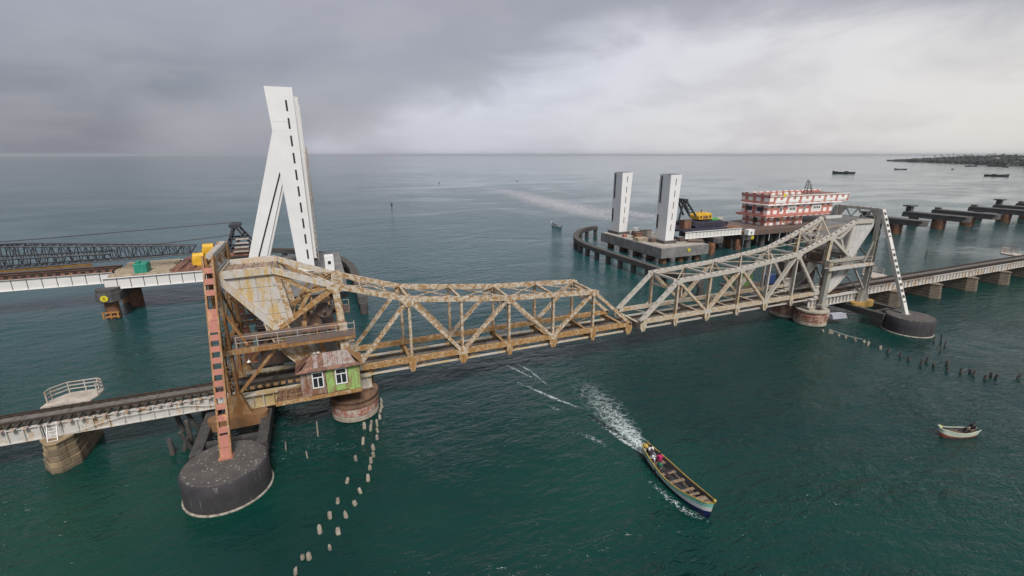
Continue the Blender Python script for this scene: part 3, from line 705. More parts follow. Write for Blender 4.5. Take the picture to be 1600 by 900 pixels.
    if left:                                    # lamps hanging below the walkway
        for li, (x, z, dy) in enumerate(((-7.6, 8.35, 0.3), (-7.2, 7.75, 0.2), (-6.6, 8.5, 0.9), (-5.2, 8.75, 0.7), (-4.6, 8.55, 0.1))):
            m = MB(); m.tube((x, 43.9+dy, 8.9), (x, 43.9+dy, z+0.1), 0.012, n=5); m.lathe([(0.02, z+0.2), (0.05, z+0.12), (0.17, z), (0.16, z-0.04)], x, 43.9+dy, 12)
            tag(m.build('hanging_lamp', M['white_paint']), 'white pendant lamp under the rusty left walkway, %s from the red strut' % ORD[li], 'lamp', 'pendant lamps under the left walkway')
    return th

def make_caisson(y, label):
    s = -1 if y < CY else 1
    XC = -8.9
    th = thing('caisson', label, 'caisson', (XC, y, -1.0))
    n = 48
    MB().lathe([(3.08, -1.0), (3.05, 1.2), (3.05, 2.28), (2.95, 2.4), (0.02, 2.41)], XC, y, n, caps=False).build('drum', M['caisson'], th, True)
    MB().lathe([(2.88, 2.405), (2.83, 2.425), (0.02, 2.43)], XC, y, n, caps=False).build('top_face', M['caisson_top'], th)
    MB().lathe([(3.08, -1.0), (3.18, -0.3), (3.18, 0.06), (3.07, 0.13)], XC, y, n, caps=False).build('waterline_rim', M['caisson_rim'], th, True)
    return th

def make_ties():
    """two long tie beams joining the near and far caissons under the track, with a cross girder"""
    th = thing('tie_frame', 'black concrete tie beams running under the track between the %s caissons' % ('left' if MX is None else 'right'), 'tie beam', (-8.6, CY, 1.3))
    for x in (-11.3, -6.5):
        MB().box(x-0.42, x+0.42, 39.3, 2*CY-39.3, 1.35, 2.3).build('tie_beam', M['beam_black'], th)
    for y in (41.2, 2*CY-41.2):
        MB().box(-11.0, -6.8, y-0.3, y+0.3, 1.5, 2.1).build('cross_tie', M['beam_black'], th)
    for y in (44.15, 50.95):
        mt = M['orange_base'] if MX is None else M['yellow_base']
        pts = [(-10.5+0.7*math.cos(a), y+0.7*math.sin(a)) for a in [R(90+180*k/8) for k in range(9)]] + [(-7.0+0.7*math.cos(a), y+0.7*math.sin(a)) for a in [R(-90+180*k/8) for k in range(9)]]
        MB().prism(pts, 'z', 1.75, 2.72).build('base_casting', mt, th, True)
    return th

def make_main_pier(y, label):
    x = 1.4; left = MX is None
    th = thing('cylinder_pier', label, 'pier', (x, y, -1.0))
    MB().lathe([(2.1, -1.0), (2.1, 0.05), (2.3, 0.12), (2.3, 0.55), (2.15, 0.62)], x, y, 40, False).build('footing', M['pier_foot'], th, True)
    MB().lathe([(2.12, 0.60), (2.3, 0.68), (2.34, 1.45), (2.15, 1.5)], x, y, 40, False).build('band', M['pier_band'] if left else M['pier_red'], th, True)
    MB().lathe([(2.15, 1.45), (2.36, 1.5), (2.36, 1.72), (2.2, 1.76), (2.2, 2.19)], x, y, 40, False).build('collar', M['pier_rust'] if left else M['pier_red'], th, True)
    MB().lathe([(2.2, 2.17), (2.4, 2.2), (2.4, 2.42), (0.02, 2.46)], x, y, 40, False).build('cap', M['pier_rust'] if left else M['pier_disc'], th, True)
    MB().box(x-1.6, x+1.6, y-0.7, y+0.7, 2.44, 2.80).build('bearing_block', M['pier_rust'] if left else M['pier_disc'], th, bevel=0.05)
    return th

for side in ('left', 'right'):
    MX = None if side == 'left' else MIRROR
    tone = 'tan' if side == 'left' else 'grey'
    make_leaf(tone, 'tan and ochre rusted left leaf of the old truss bascule span with stained counterweight' if side == 'left' else 'grey painted right leaf of the old truss bascule span with pale counterweight')
    make_tower(tone, 'orange rusted tower frame with red battened strut round the left counterweight' if side == 'left' else 'grey green tower frame with pale slotted strut round the right counterweight', '')
    make_caisson(37.3, 'black round caisson speckled with droppings under the red strut' if side == 'left' else 'black round caisson with pale waterline under the white slotted strut')
    make_caisson(2*CY-37.3, 'black round caisson on the far side of the %s tower' % side)
    make_ties()
    make_main_pier(45.4, 'rusty round pier with white and red band below the green cabin' if side == 'left' else 'round pier with pale disc and red brown band under the grey leaf')
    make_main_pier(2*CY-45.4, 'round pier under the far truss of the %s leaf' % side)
MX = None

# ---------------------------------------------------------------- operator cabin and its platform (left), green cabin (right, far side)
def corrugated(parent, name, mt, x0, x1, y, z0, z1, pitch=0.12, depth=0.035):
    n = max(2, int((x1-x0)/pitch*2)); vs = []; fs = []
    for i in range(n+1):
        x = x0+(x1-x0)*i/n; dy = depth if i % 2 else 0.0
        vs += [(x, y-dy, z0), (x, y-dy, z1)]
    for i in range(n): fs.append((2*i, 2*i+2, 2*i+3, 2*i+1))
    m = MB().add(vs, fs); return m.build(name, mt, parent)
cab = thing('operator_cabin', 'small corrugated cabin half rusty half lime green with two white windows', 'cabin', (-0.6, 43.1, 4.4))
MB().box(-3.05, 1.92, 42.06, 44.1, 4.42, 6.9).build('wall', M['wood_brown'], cab)
edges = [-3.1, -2.62, -2.18, -1.16, -1.0, -0.22, 0.92, 1.45, 1.96]
for i in range(len(edges)-1):
    a, b_ = edges[i], edges[i+1]; g = a >= -1.01
    m_ = M['sheet_green'] if g else M['sheet_pink']
    win = (i in (2, 5))
    top = 5.1 if win else 6.88
    if win and i == 5: m_ = M['sheet_green']
    corrugated(cab, 'wall_sheet', m_, a+0.01, b_-0.01, 42.04-0.015*(i % 2), 4.32+0.05*(i % 3), top)
MB().box(-1.08, -0.98, 41.96, 42.06, 4.3, 6.9).build('corner_post', M['roof_rust'], cab)
window(cab, (-1.68, 5.85), 0.98, 1.6, 42.02)
window(cab, (0.33, 5.88), 1.04, 1.6, 42.02)
for xx in ((-3.12, -3.06), (1.93, 1.99)):
    MB().box(xx[0], xx[1], 42.05, 44.1, 4.35, 6.88).build('end_wall_sheet', M['sheet_pink'] if xx[0] < 0 else M['sheet_green'], cab)
# hipped roof in separate sheets
E0, E1, EY0, EY1, RZ, EZ = -3.45, 2.3, 41.65, 44.5, 7.95, 6.82; RX0, RX1, RY = -1.95, 1.0, 43.1
def roof_quad(p, mt):
    a, b_, c, d = [Vector(q) for q in p]; nn = (b_-a).cross(d-a).normalized()*0.04
    MB().add([a, b_, c, d, a+nn, b_+nn, c+nn, d+nn], [(3,2,1,0),(4,5,6,7),(0,1,5,4),(1,2,6,5),(2,3,7,6),(3,0,4,7)]).build('roof_sheet', mt, cab)
nr = 7
for k in range(nr):
    t0, t1 = k/nr+0.004, (k+1)/nr-0.004
    ex0, ex1 = RX0+(RX1-RX0)*t0, RX0+(RX1-RX0)*t1
    mt = M['roof_sheet'] if k not in (1,) else M['roof_rust']
    roof_quad([(ex0, EY0+0.28, EZ+0.22), (ex1, EY0+0.28, EZ+0.22), (ex1, RY, RZ), (ex0, RY, RZ)], mt)
    roof_quad([(ex1, EY1, EZ), (ex0, EY1, EZ), (ex0, RY, RZ), (ex1, RY, RZ)], M['roof_rust'])
roof_quad([(E0, EY0, EZ), (E1, EY0, EZ), (RX1+0.9, EY0+0.27, EZ+0.21), (RX0-1.0, EY0+0.27, EZ+0.21)], M['roof_rust'])
roof_quad([(E0, EY1, EZ), (E0, EY0, EZ), (RX0-0.02, RY, RZ), (RX0-0.02, RY+0.01, RZ)], M['roof_rust'])
roof_quad([(E0+0.5, EY0+0.28, EZ+0.2), (RX0-0.02, EY0+0.28, EZ+0.2), (RX0-0.02, RY, RZ), (RX0-0.04, RY, RZ)], M['roof_rust'])
roof_quad([(E1, EY0, EZ), (E1, EY1, EZ), (RX1+0.02, RY+0.01, RZ), (RX1+0.02, RY, RZ)], M['tower_rust'])
roof_quad([(RX1+0.02, EY0+0.28, EZ+0.2), (E1-0.6, EY0+0.28, EZ+0.2), (RX1+0.04, RY, RZ), (RX1+0.02, RY, RZ)], M['roof_sheet'])
for (x, y) in ((-1.75, 43.0), (-1.4, 43.05)):
    o = MB().ball((x, y, 8.05), 0.16, 0.12, 0.12).build('ridge_stone', M['deck_conc'], cab, True)

plat = thing('cabin_platform', 'brown timber and plate platform beside and below the corrugated cabin', 'platform', (-2, 43.4, 3.2))
for k in range(16):
    x = -5.3+k*0.46; MB().box(x, x+0.43, 42.1, 44.6, 4.22, 4.30).build('deck_plank', M['wood_brown'], plat)
MB().box(-5.35, 2.05, 41.98, 42.1, 3.95, 4.31).build('edge_beam', M['leaf_ochre'], plat)
for k in range(5):
    x = -5.1+k*1.1; MB().box(x-0.08, x+0.08, 42.1, 44.6, 3.95, 4.2).build('joist', M['wood_brown'], plat)
for k in range(4):
    x = -5.2+k*0.68; MB().box(x+0.02, x+0.66, 44.52, 44.58, 2.95, 4.2).build('apron_plate', M['wood_brown'], plat)
hr = MB()
for x in (-5.3, -4.4, -3.6): hr.tube((x, 42.05, 4.3), (x, 42.05, 5.4), 0.02, n=5)
for z in (4.85, 5.4): hr.tube((-5.3, 42.05, z), (-3.2, 42.05, z), 0.018, n=5)
hr.build('handrail', M['leaf_ochre'], plat)
for x in (-2.6, 1.2):
    MB().beam((x, 42.2, 4.0), (x, 44.3, 2.9), 0.14, 0.14).build('knee_brace', M['leaf_ochre'], plat)

cab2 = thing('operator_cabin', 'plain green cabin with a white window behind the right truss', 'cabin', (64.0, 54.5, 4.6))
MB().box(62.6, 65.8, 53.2, 55.6, 4.6, 7.2).build('wall', M['cabin_green'], cab2)
MB().prism([(53.0, 7.2), (55.8, 7.2), (54.4, 7.95)], 'x', 62.3, 66.1).build('roof', M['roof_sheet'], cab2)
window(cab2, (64.3, 6.1), 0.9, 1.0, 53.2, 2, 0)
MB().box(61.5, 68.5, 52.0, 56.0, 4.3, 4.58).build('platform_deck', M['dark_steel'], cab2)
for x in (62.5, 67.5): MB().beam((x, 53.5, 4.3), (x, 51.0, 2.6), 0.2, 0.2).build('knee_brace', M['dark_steel'], cab2)
tg = MB().box(68.4, 70.2, 52.3, 53.6, 4.6, 6.2).build('water_tank', M['blue_tarp'], None, bevel=0.06); tag(tg, 'blue box standing behind the right front column', 'tank')

# bundle of tarpaulin tied to the tie frame on the right
tarp = MB()
for k in range(7): tarp.tube((72.0+0.15*random.random(), 43.2+0.16*k, 1.1+0.25*(k % 3)), (75.2+0.3*random.random(), 43.0+0.16*k, 0.9+0.25*(k % 3)), 0.2, 0.17, 8)
tag(tarp.build('pipe_bundle', M['grey_tarp'], None, True), 'grey bundle of pipes slung beside the right round pier', 'pipes')
# ---------------------------------------------------------------- approach viaduct: track, girders, stone piers
sl_me = mesh_of(MB().box(-0.115, 0.115, -1.38, 1.38, 0, 0.15), M['sleeper'], 'sleeper')
st_left = mesh_of(MB().box(-0.035, 0.035, -0.14, 0.0, -1.17, 0.0), M['girder_left'], 'stiffener')
st_me = mesh_of(MB().box(-0.035, 0.035, -0.14, 0.0, -1.17, 0.0), M['girder_white'], 'stiffener')
br_m = MB(); br_m.box(-0.14, 0.14, -0.30, 0.10, 0.0, 0.09); br_m.tube((0, -0.16, 0.09), (0, -0.16, 0.2), 0.05, n=6)
br_me = mesh_of(br_m, M['bracket'], 'bracket')

def span(x0, x1, label, deck=True):
    th = thing('girder_span', label, 'girder', ((x0+x1)/2, CY, 2.75), 'approach girder spans')
    for y, s in ((46.3, -1), (48.8, 1)):
        g = MB(); g.box(x0+0.05, x1-0.05, y-0.05, y+0.05, 2.80, 3.92); g.box(x0+0.05, x1-0.05, y-0.2, y+0.2, 3.92, 3.97); g.box(x0+0.05, x1-0.05, y-0.2, y+0.2, 2.75, 2.80)
        go = g.build('girder', M['girder_white'] if x0 > 0 else M['girder_left'], th)
        n = max(3, int((x1-x0)/1.02))
        for k in range(n+1):
            x = x0+0.15+(x1-x0-0.3)*k/n
            o = shared('stiffener', st_me if x0 > 0 else st_left, go, (x, y+s*0.05, 3.925), rot=None if s < 0 else (0, 0, math.pi))
    return th
def track(x0, x1, label):
    th = thing('railway_track', label, 'railway track', ((x0+x1)/2, CY, 4.12))
    n = int((x1-x0)/0.66)
    for k in range(n):
        shared('sleeper', sl_me, th, (x0+(k+0.5)*(x1-x0)/n, CY+random.uniform(-0.03, 0.03), 4.12))
    for y in (CY-0.84, CY+0.84):
        m = MB(); m.box(x0, x1, y-0.07, y+0.07, 4.27, 4.29); m.box(x0, x1, y-0.012, y+0.012, 4.29, 4.40); m.box(x0, x1, y-0.036, y+0.036, 4.40, 4.44)
        m.build('rail', M['rail'], th)
    for y in (CY-0.62, CY+0.62):
        m = MB(); m.box(x0, x1, y-0.05, y+0.05, 4.27, 4.38); m.build('guard_rail', M['rail'], th)
    nn = max(1, int((x1-x0)/3.0))
    for k in range(nn):
        a = x0+(x1-x0)*k/nn; b_ = x0+(x1-x0)*(k+1)/nn
        MB().box(a+0.02, b_-0.02, CY-0.38, CY+0.38, 4.275, 4.31).build('walk_plank', M['track_plank'], th)
    return th

LP = [-50.5, -37.0, -23.2, -9.0]
for a, b_, nm in ((-50.5, -37.0, 'white girder span outside the left edge beyond the near stone pier'), (-37.0, -23.2, 'white plate girder span left of the stone pier with refuge'), (-23.2, -9.0, 'white plate girder span between the stone pier and the black caisson')):
    th = span(a, b_, nm)
    if b_ > -30:
        n = int((b_-a)/0.78)
        for k in range(n):
            shared('sleeper_clip', br_me, th, (a+0.4+k*0.78, 46.1, 3.99))
RPX = [80.4, 92.0, 104.1, 116.2, 128.3, 140.4, 152.5, 164.6]
for i in range(len(RPX)-1):
    th = span(RPX[i], RPX[i+1], 'white plate girder span, %s one right of the grey tower' % ORD[i])
    if i < 2:
        n = int((RPX[i+1]-RPX[i])/0.78)
        for k in range(n): shared('sleeper_clip', br_me, th, (RPX[i]+0.4+k*0.78, 46.1, 3.99))
track(-50.5, -9.0, 'dark railway track on the left approach girders')
track(-9.0, 35.6, 'dark railway track through the tan rusted leaf')
track(35.7, 80.4, 'dark railway track through the grey leaf')
track(80.4, 164.6, 'dark railway track on the right approach girders')
# stringers under the track through the moving span
st = thing('track_stringers', 'rusty steel stringers carrying the rails through the truss span', 'stringer', (35.6, CY, 3.95))
for y in (CY-0.84, CY+0.84):
    for a, b_ in ((-9, 35.5), (35.75, 80.4)):
        MB().box(a, b_, y-0.12, y+0.12, 3.86, 4.118).build('stringer', M['leaf_ochre'], st)

def outline_pier(L, W, nose):
    """plan of a stone pier: long in Y, pointed cutwaters"""
    return [(-W/2, -L/2+nose), (-W*0.16, -L/2), (W*0.16, -L/2), (W/2, -L/2+nose), (W/2, L/2-nose), (W*0.16, L/2), (-W*0.16, L/2), (-W/2, L/2-nose)]
def stone_pier(x, yc, label, blocks):
    th = thing('stone_pier', label, 'pier', (x, yc, -0.8), 'stone piers of the old viaduct')
    ht = [-0.8, 0.45, 1.0, 1.55, 2.1, 2.6]
    for j in range(5):
        gr = (4-j)*0.05; pl = outline_pier(6.4+2*gr, 2.1+2*gr, 1.1)
        core = [(x+p[0]*0.90, yc+p[1]*0.95) for p in pl]
        z0, z1 = ht[j], ht[j+1]
        if not blocks or j == 0:
            MB().prism([(x+p[0], yc+p[1]) for p in pl], 'z', z0, z1-0.03).build('course', M['stone_far'] if not blocks else M['stone'], th, bevel=0.04)
            if j: MB().prism(core, 'z', z0-0.035, z0).build('bed_joint', M['stone_far'], th)
            continue
        MB().prism(core, 'z', z0-0.03, z1-0.02).build('core', M['stone_far'], th)
        off = 0.5 if j % 2 else 0.0
        for i in range(8):
            a = Vector((pl[i][0], pl[i][1])); b_ = Vector((pl[(i+1) % 8][0], pl[(i+1) % 8][1])); e = b_-a; Lg = e.length; e.normalize(); inn = Vector((-e.y, e.x))
            n = max(1, round(Lg/0.85)); cuts = [0.0]+[min(Lg, max(0, (k+(off-0.25 if n > 2 else 0))*Lg/n)) for k in range(1, n)]+[Lg]
            for c0, c1 in zip(cuts, cuts[1:]):
                pr = random.uniform(0.0, 0.05); g = 0.012
                q = [a+e*(c0+g)-inn*pr, a+e*(c1-g)-inn*pr, a+e*(c1-g)+inn*0.2, a+e*(c0+g)+inn*0.2]
                MB().prism([(x+p.x, yc+p.y) for p in q], 'z', z0+0.012, z1-0.012).build('stone', M['stone'], th, bevel=0.03)
    MB().prism([(x+p[0]*1.05, yc+p[1]*1.03) for p in outline_pier(6.45, 2.15, 1.1)], 'z', 2.58, 2.75).build('coping', M['stone'] if blocks else M['stone_far'], th, bevel=0.04)
    return th
stone_pier(-22.4, 48.2, 'tan stone pier under the left approach with a white ladder', True)
stone_pier(-37.0, 47.55, 'tan stone pier left of the picture edge', False)
for i in range(1, len(RPX)-1):
    stone_pier(RPX[i], 47.9, 'brown stone pier, %s one right of the grey tower' % ORD[i-1], False)

def refuge(x0, x1, y0, y1, z, label, full=True):
    th = thing('refuge_platform', label, 'platform', ((x0+x1)/2, y0, z-0.3))
    cut = 1.0
    pl = [(x0-0.2, y0), (x1-0.3, y0), (x1, y0+0.8), (x1+0.1, y1-0.4), (x1-0.4, y1), (x0+cut, y1), (x0, y1-cut)]
    MB().prism(pl, 'z', z-0.12, z).build('deck', M['deck_conc'], th)
    for x in (x0+0.5, (x0+x1)/2, x1-0.4): MB().beam((x, y0-0.2, z-0.25), (x, y1-0.3, z-0.2), 0.14, 0.2).build('bracket_beam', M['dark_steel'], th)
    rp = [(x0+0.05, y0+0.7), (x0+0.1, y1-cut), (x0+cut, y1-0.08), ((x0+x1)/2+0.4, y1-0.08), (x1-0.45, y1-0.08), (x1+0.02, y1-0.5), (x1-0.05, y0+0.9)]
    for p in rp: MB().box(p[0]-0.04, p[0]+0.04, p[1]-0.04, p[1]+0.04, z, z+1.1).build('post', M['rail_paint'], th)
    for a, b_ in zip(rp, rp[1:]):
        for h in (0.38, 0.74, 1.08): MB().beam((a[0], a[1], z+h), (b_[0], b_[1], z+h), 0.05, 0.09).build('rail', M['rail_paint'], th)
    return th
refuge(-24.1, -20.5, 48.95, 51.4, 4.35, 'railed refuge platform behind the track above the stone pier')
refuge(91.0, 95.4, 49.0, 51.6, 4.35, 'small railed refuge beside the track behind the white strut')
refuge(140.5, 144.0, 49.0, 52.0, 4.35, 'dark railed refuge beside the track at the right edge')

lad = thing('ladder', 'white steel ladder from the left girder down to the stone pier', 'ladder', (-22.4, 45.8, 2.6))
for x in (-22.75, -22.1): MB().beam((x, 45.95, 4.15), (x+0.02, 45.35, 2.62), 0.06, 0.08).build('stile', M['white_paint'], lad)
for k in range(6):
    t = (k+0.5)/6; MB().tube((-22.75, 45.95-0.6*t, 4.15-1.53*t), (-22.1, 45.95-0.6*t, 4.15-1.53*t), 0.022, n=6).build('rung', M['white_paint'], lad)
hp = [(-22.0, 46.02, 2.95), (-20.6, 46.0, 3.05), (-19.4, 46.0, 3.35), (-18.0, 46.0, 3.62), (-15.5, 46.0, 3.66), (-13.0, 46.0, 3.62), (-11.6, 46.0, 3.3), (-10.2, 46.0, 3.1), (-9.2, 46.0, 3.12)]
tag(MB().path([Vector(p) for p in hp], 0.035).build('hose', M['hose']), 'pale hose sagging along the left girder', 'hose')

# stumps of an older timber jetty standing in the sea
def stump(x, y, h, r, label, mt, grp, lean=None):
    m = MB(); n = 9; lx, ly = lean or (random.gauss(0, 0.13), random.gauss(0, 0.13)); vs = []; zz = [-0.6, h*0.35, h*0.75, h]
    rs = [r*random.uniform(0.85, 1.15) for _ in range(n)]
    for j, z in enumerate(zz):
        for k in range(n):
            t = 2*math.pi*k/n; q = rs[k]*(1.0, 1.05, 0.95, 0.8)[j]*random.uniform(0.92, 1.08)
            vs.append((x+lx*z+q*math.cos(t), y+ly*z+q*math.sin(t), z+(random.uniform(-0.2, 0.08) if j == 3 else 0)))
    fs = [(j*n+k, j*n+(k+1) % n, (j+1)*n+(k+1) % n, (j+1)*n+k) for j in range(3) for k in range(n)]+[tuple(3*n+k for k in range(n))]
    m.add(vs, fs); return tag(m.build('pile_stump', mt, None, False), label, 'pile', grp)
PL = [(-3.8,26.6),(-3.4,27.7),(-3.0,27.5),(-1.7,27.8),(-2.3,29.6),(-1.1,29.0),(-1.6,30.8),(-0.5,30.4),(-1.0,32.2),(0.2,31.5),(0.7,32.7),(-0.2,34.3),(1.4,33.9),(0.7,37.0),(1.7,35.3),(1.9,36.2),(2.2,37.0),(2.3,38.0),(1.5,39.3),(2.8,39.5),(3.0,40.7),(2.4,41.2),(1.9,41.8),(2.6,42.5),(3.1,41.8),(3.5,43.0),(3.7,44.3),(4.0,45.2),(4.1,46.3)]
for i, (x, y) in enumerate(PL): stump(x, y, random.uniform(0.35, 0.68), random.uniform(0.11, 0.16), 'pale worn pile stump off the left round pier, %s up from the bottom edge' % ORD[i], M['old_pile'], 'pale pile stumps off the left pier')
PR = [(68.3,41.9),(68.4,41.0),(68.8,40.9),(68.7,39.8),(68.8,38.9),(68.9,37.6),(69.5,36.8),(69.0,36.0),(69.0,34.4)]
for i, (x, y) in enumerate(PR): stump(x, y, random.uniform(0.25, 0.55), 0.17, 'low pale pile stump, %s out from the right round pier' % ORD[i], M['old_pile'], 'pale pile stumps off the right pier')
PD = [(68.7,33.3),(68.8,31.9),(68.5,30.7),(68.4,29.3),(70.2,29.6),(69.3,28.4),(69.3,27.0),(71.5,28.0),(70.2,26.1),(71.6,25.8),(70.9,25.2),(70.9,24.1),(72.4,24.2),(72.3,23.7),(74.8,22.7)]
for i, (x, y) in enumerate(PD): stump(x, y, random.uniform(0.45, 0.85), random.uniform(0.13, 0.18), 'dark pile stump in the row towards the right edge, %s from the pale stumps' % ORD[i], M['old_pile_dark'], 'dark pile stumps off the right pier')
for i, (x, y) in enumerate([(79.0,33.1),(80.0,32.7),(78.5,31.6),(75.8,30.8)]): stump(x, y, random.uniform(0.7, 1.5), 0.10, 'thin dark stake off the right black caisson, %s out from it' % ORD[i], M['old_pile_dark'], 'thin stakes by the right caisson', (random.uniform(-0.1, 0.3), 0.1))
for i, (x, y, h) in enumerate([(-14.2,44.1,1.5),(-13.4,44.4,1.3),(-13.0,44.6,2.1),(-13.1,45.5,2.5),(-14.3,48.2,2.5),(-12.8,47.4,2.6),(-12.4,48.0,2.6),(-12.0,47.2,2.4)]): stump(x, y, h, 0.2, 'tall dark timber pile under the left girder by the caisson, %s from the stone pier' % ORD[i], M['old_pile_dark'], 'dark piles under the left girder')
for (x, y, h, lb) in [(-5.0,41.0,0.9,'leftmost'),(-2.3,42.2,1.6,'tallest'),(-3.2,39.0,0.7,'lowest')]: stump(x, y, h, 0.06, 'thin pale stake in the sea below the cabin, %s of three' % lb, M['old_pile'], 'thin pale stakes below the cabin')
stump(-12.6, 28.2, 0.35, 0.06, 'lone small pale stake in the green water left of the caisson', M['old_pile'], None)
stump(144.5, 66.9, 1.6, 0.14, 'lone dark stake in the grey water above the right viaduct', M['old_pile_dark'], None, (0.15, 0.0))
rp = [(68.6, 41.2, 0.55), (69.0, 39.0, 0.35), (69.2, 36.9, 0.5)]
tag(MB().path([Vector(p) for p in rp], 0.03).build('rope', M['hose']), 'pale rope strung along the low stumps by the right round pier', 'rope')
# ---------------------------------------------------------------- the new lift bridge behind
NY = 100.0; Z_CAP = 4.0
def disc_marker(name, x, y, z, r, label):
    m = MB().tube((x, y, z), (x, y-0.08, z), r, n=20); o = m.build(name, M['marker_yellow']); tag(o, label, 'marker')
    d = MB(); d.box(x-r*0.35, x+r*0.3, y-0.10, y-0.085, z+r*0.3, z+r*0.45); d.box(x-r*0.35, x-r*0.2, y-0.10, y-0.085, z, z+r*0.3); d.box(x-r*0.35, x+r*0.3, y-0.10, y-0.085, z-r*0.08, z+r*0.06)
    d.box(x+r*0.16, x+r*0.3, y-0.10, y-0.085, z-r*0.4, z-r*0.08); d.box(x-r*0.35, x+r*0.3, y-0.10, y-0.085, z-r*0.5, z-r*0.38)
    d.build('digit', M['black'], o); return o

def pile_cap(x0, x1, label):
    th = thing('tower_pile_cap', label, 'pile cap', ((x0+x1)/2, NY, -1))
    MB().box(x0, x1, 86.7, 113.0, 1.4, Z_CAP-0.02).build('slab', M['new_conc'], th, bevel=0.08)
    MB().box(x0+0.4, x1-0.4, 87.1, 112.6, Z_CAP-0.015, Z_CAP+0.02).build('deck_surface', M['new_conc_top'] if x0 > 0 else M['new_conc'], th)
    k = 0
    for x in (x0+2.2, (x0+x1)/2, x1-2.2):
        for y in (88.6, 93.5, 99.0, 105.0, 110.8):
            MB().tube((x, y, -1), (x, y, 1.41), 0.95, n=16).build('pile', M['pile_rust'], th, True)
    return th
pile_cap(75.2, 90.2, 'grey concrete pile cap carrying the two straight white columns')
pile_cap(-13.6, 3.4, 'grey concrete pile cap under the tall white lift tower')
disc_marker('pier_marker', 83.6, 86.62, 3.0, 0.42, 'yellow disc marker on the grey cap below the straight columns')

def slots(parent, xa, za, xb, zb, n, y, wd=0.34, frac=0.62):
    for k in range(n):
        t0, t1 = (k+0.5-frac/2)/n, (k+0.5+frac/2)/n
        MB().beam((xa+(xb-xa)*t0, y, za+(zb-za)*t0), (xa+(xb-xa)*t1, y, za+(zb-za)*t1), wd, 0.03, (0, 1, 0)).build('slot', M['slot'], parent)

# left tower: near and far portal legs, each a straight front leg and a raked back leg meeting above
def a_tower(y0, dep, label, topz):
    th = thing('lift_tower', label, 'tower', (-5, y0+dep/2, Z_CAP), 'lift towers of the new bridge')
    k = (topz-36.5)
    front = [(-4.45, Z_CAP), (-1.72, Z_CAP), (-1.85, topz), (-6.1, topz), (-5.72, 29.5), (-5.45, 22.9), (-5.3, 20.8)]
    fl = [(-4.45, Z_CAP), (-1.72, Z_CAP), (-1.78, 20.8), (-5.3, 20.8)]
    mid = [(-5.3, 20.8), (-1.78, 20.8), (-1.80, 22.9), (-5.45, 22.9)]
    up = [(-7.95, 22.9), (-1.80, 22.9), (-1.81, 29.5), (-5.72, 29.5)]
    hd = [(-5.72, 29.5), (-1.81, 29.5), (-1.85, topz), (-6.1, topz)]
    bl = [(-13.5, Z_CAP), (-12.27, Z_CAP), (-5.42, 22.9), (-7.72, 22.9)]
    MB().prism(fl, 'y', y0, y0+dep).build('front_leg', M['tower_white'], th)
    MB().prism(mid, 'y', y0, y0+dep).build('front_leg', M['tower_white'], th)
    MB().prism([(-7.72, 22.9), (-1.80, 22.9), (-1.81, 29.5), (-5.72, 29.5)], 'y', y0, y0+dep).build('body_plate', M['tower_white'], th)
    MB().prism(hd, 'y', y0-0.012, y0+dep).build('head', M['tower_white'], th)
    MB().prism(bl, 'y', y0, y0+dep).build('back_leg', M['tower_white'], th)
    MB().prism([(-12.27, Z_CAP), (-12.05, Z_CAP), (-5.32, 22.6), (-5.42, 22.9)], 'y', y0+0.25, y0+dep-0.35).build('leg_recess', M['slot'], th)
    MB().prism([(-12.05, Z_CAP), (-10.67, Z_CAP), (-5.29, 20.77), (-5.32, 22.6)], 'y', y0+0.35, y0+dep-0.05).build('inner_leg_plate', M['tower_white'], th)
    for k, z in enumerate((31.0,)):
        xl = -4.5+(-5.3+4.5)*(z-4)/16.8 if z < 20.7 else (-7.3 if z < 26 else -5.7 if z < 30 else -5.9)
        MB().box(xl+0.05, -1.86, y0-0.022, y0-0.013, z, z+0.025).build('panel_joint', M['deck_conc'], th)
    slots(th, -2.62, 6.6, -3.05, 35.0, 10, y0-0.005, 0.3)
    MB().box(-1.70, -1.2, y0+1.0, y0+dep-1.0, Z_CAP+3, topz-1.4).build('guide_rail', M['new_girder'], th)
    for k in range(20): MB().path([(-1.2, y0+0.8, 7+k), (-0.85, y0+0.85, 7.05+k), (-0.85, y0+1.3, 7.05+k), (-1.2, y0+1.35, 7+k)], 0.05, 5).build('ladder_hoop', M['rail_paint'], th)
    for dy in (0.85, 1.3): MB().tube((-0.85, y0+dy, 6.5), (-0.85, y0+dy, 27), 0.05, n=5).build('ladder_stile', M['rail_paint'], th)
    MB().box(-14.3, -11.3, y0-0.4, y0+dep+0.4, Z_CAP+0.02, Z_CAP+0.8).build('plinth', M['dark_conc'], th)
    MB().box(-4.9, -1.3, y0-0.4, y0+dep+0.4, Z_CAP+0.02, Z_CAP+0.8).build('plinth', M['dark_conc'], th)
    return th
a_tower(91.4, 3.6, 'tall white forked lift tower with a line of dark slots', 36.5)
a_tower(105.0, 3.6, 'second white forked lift tower hidden behind the tall one', 36.5)
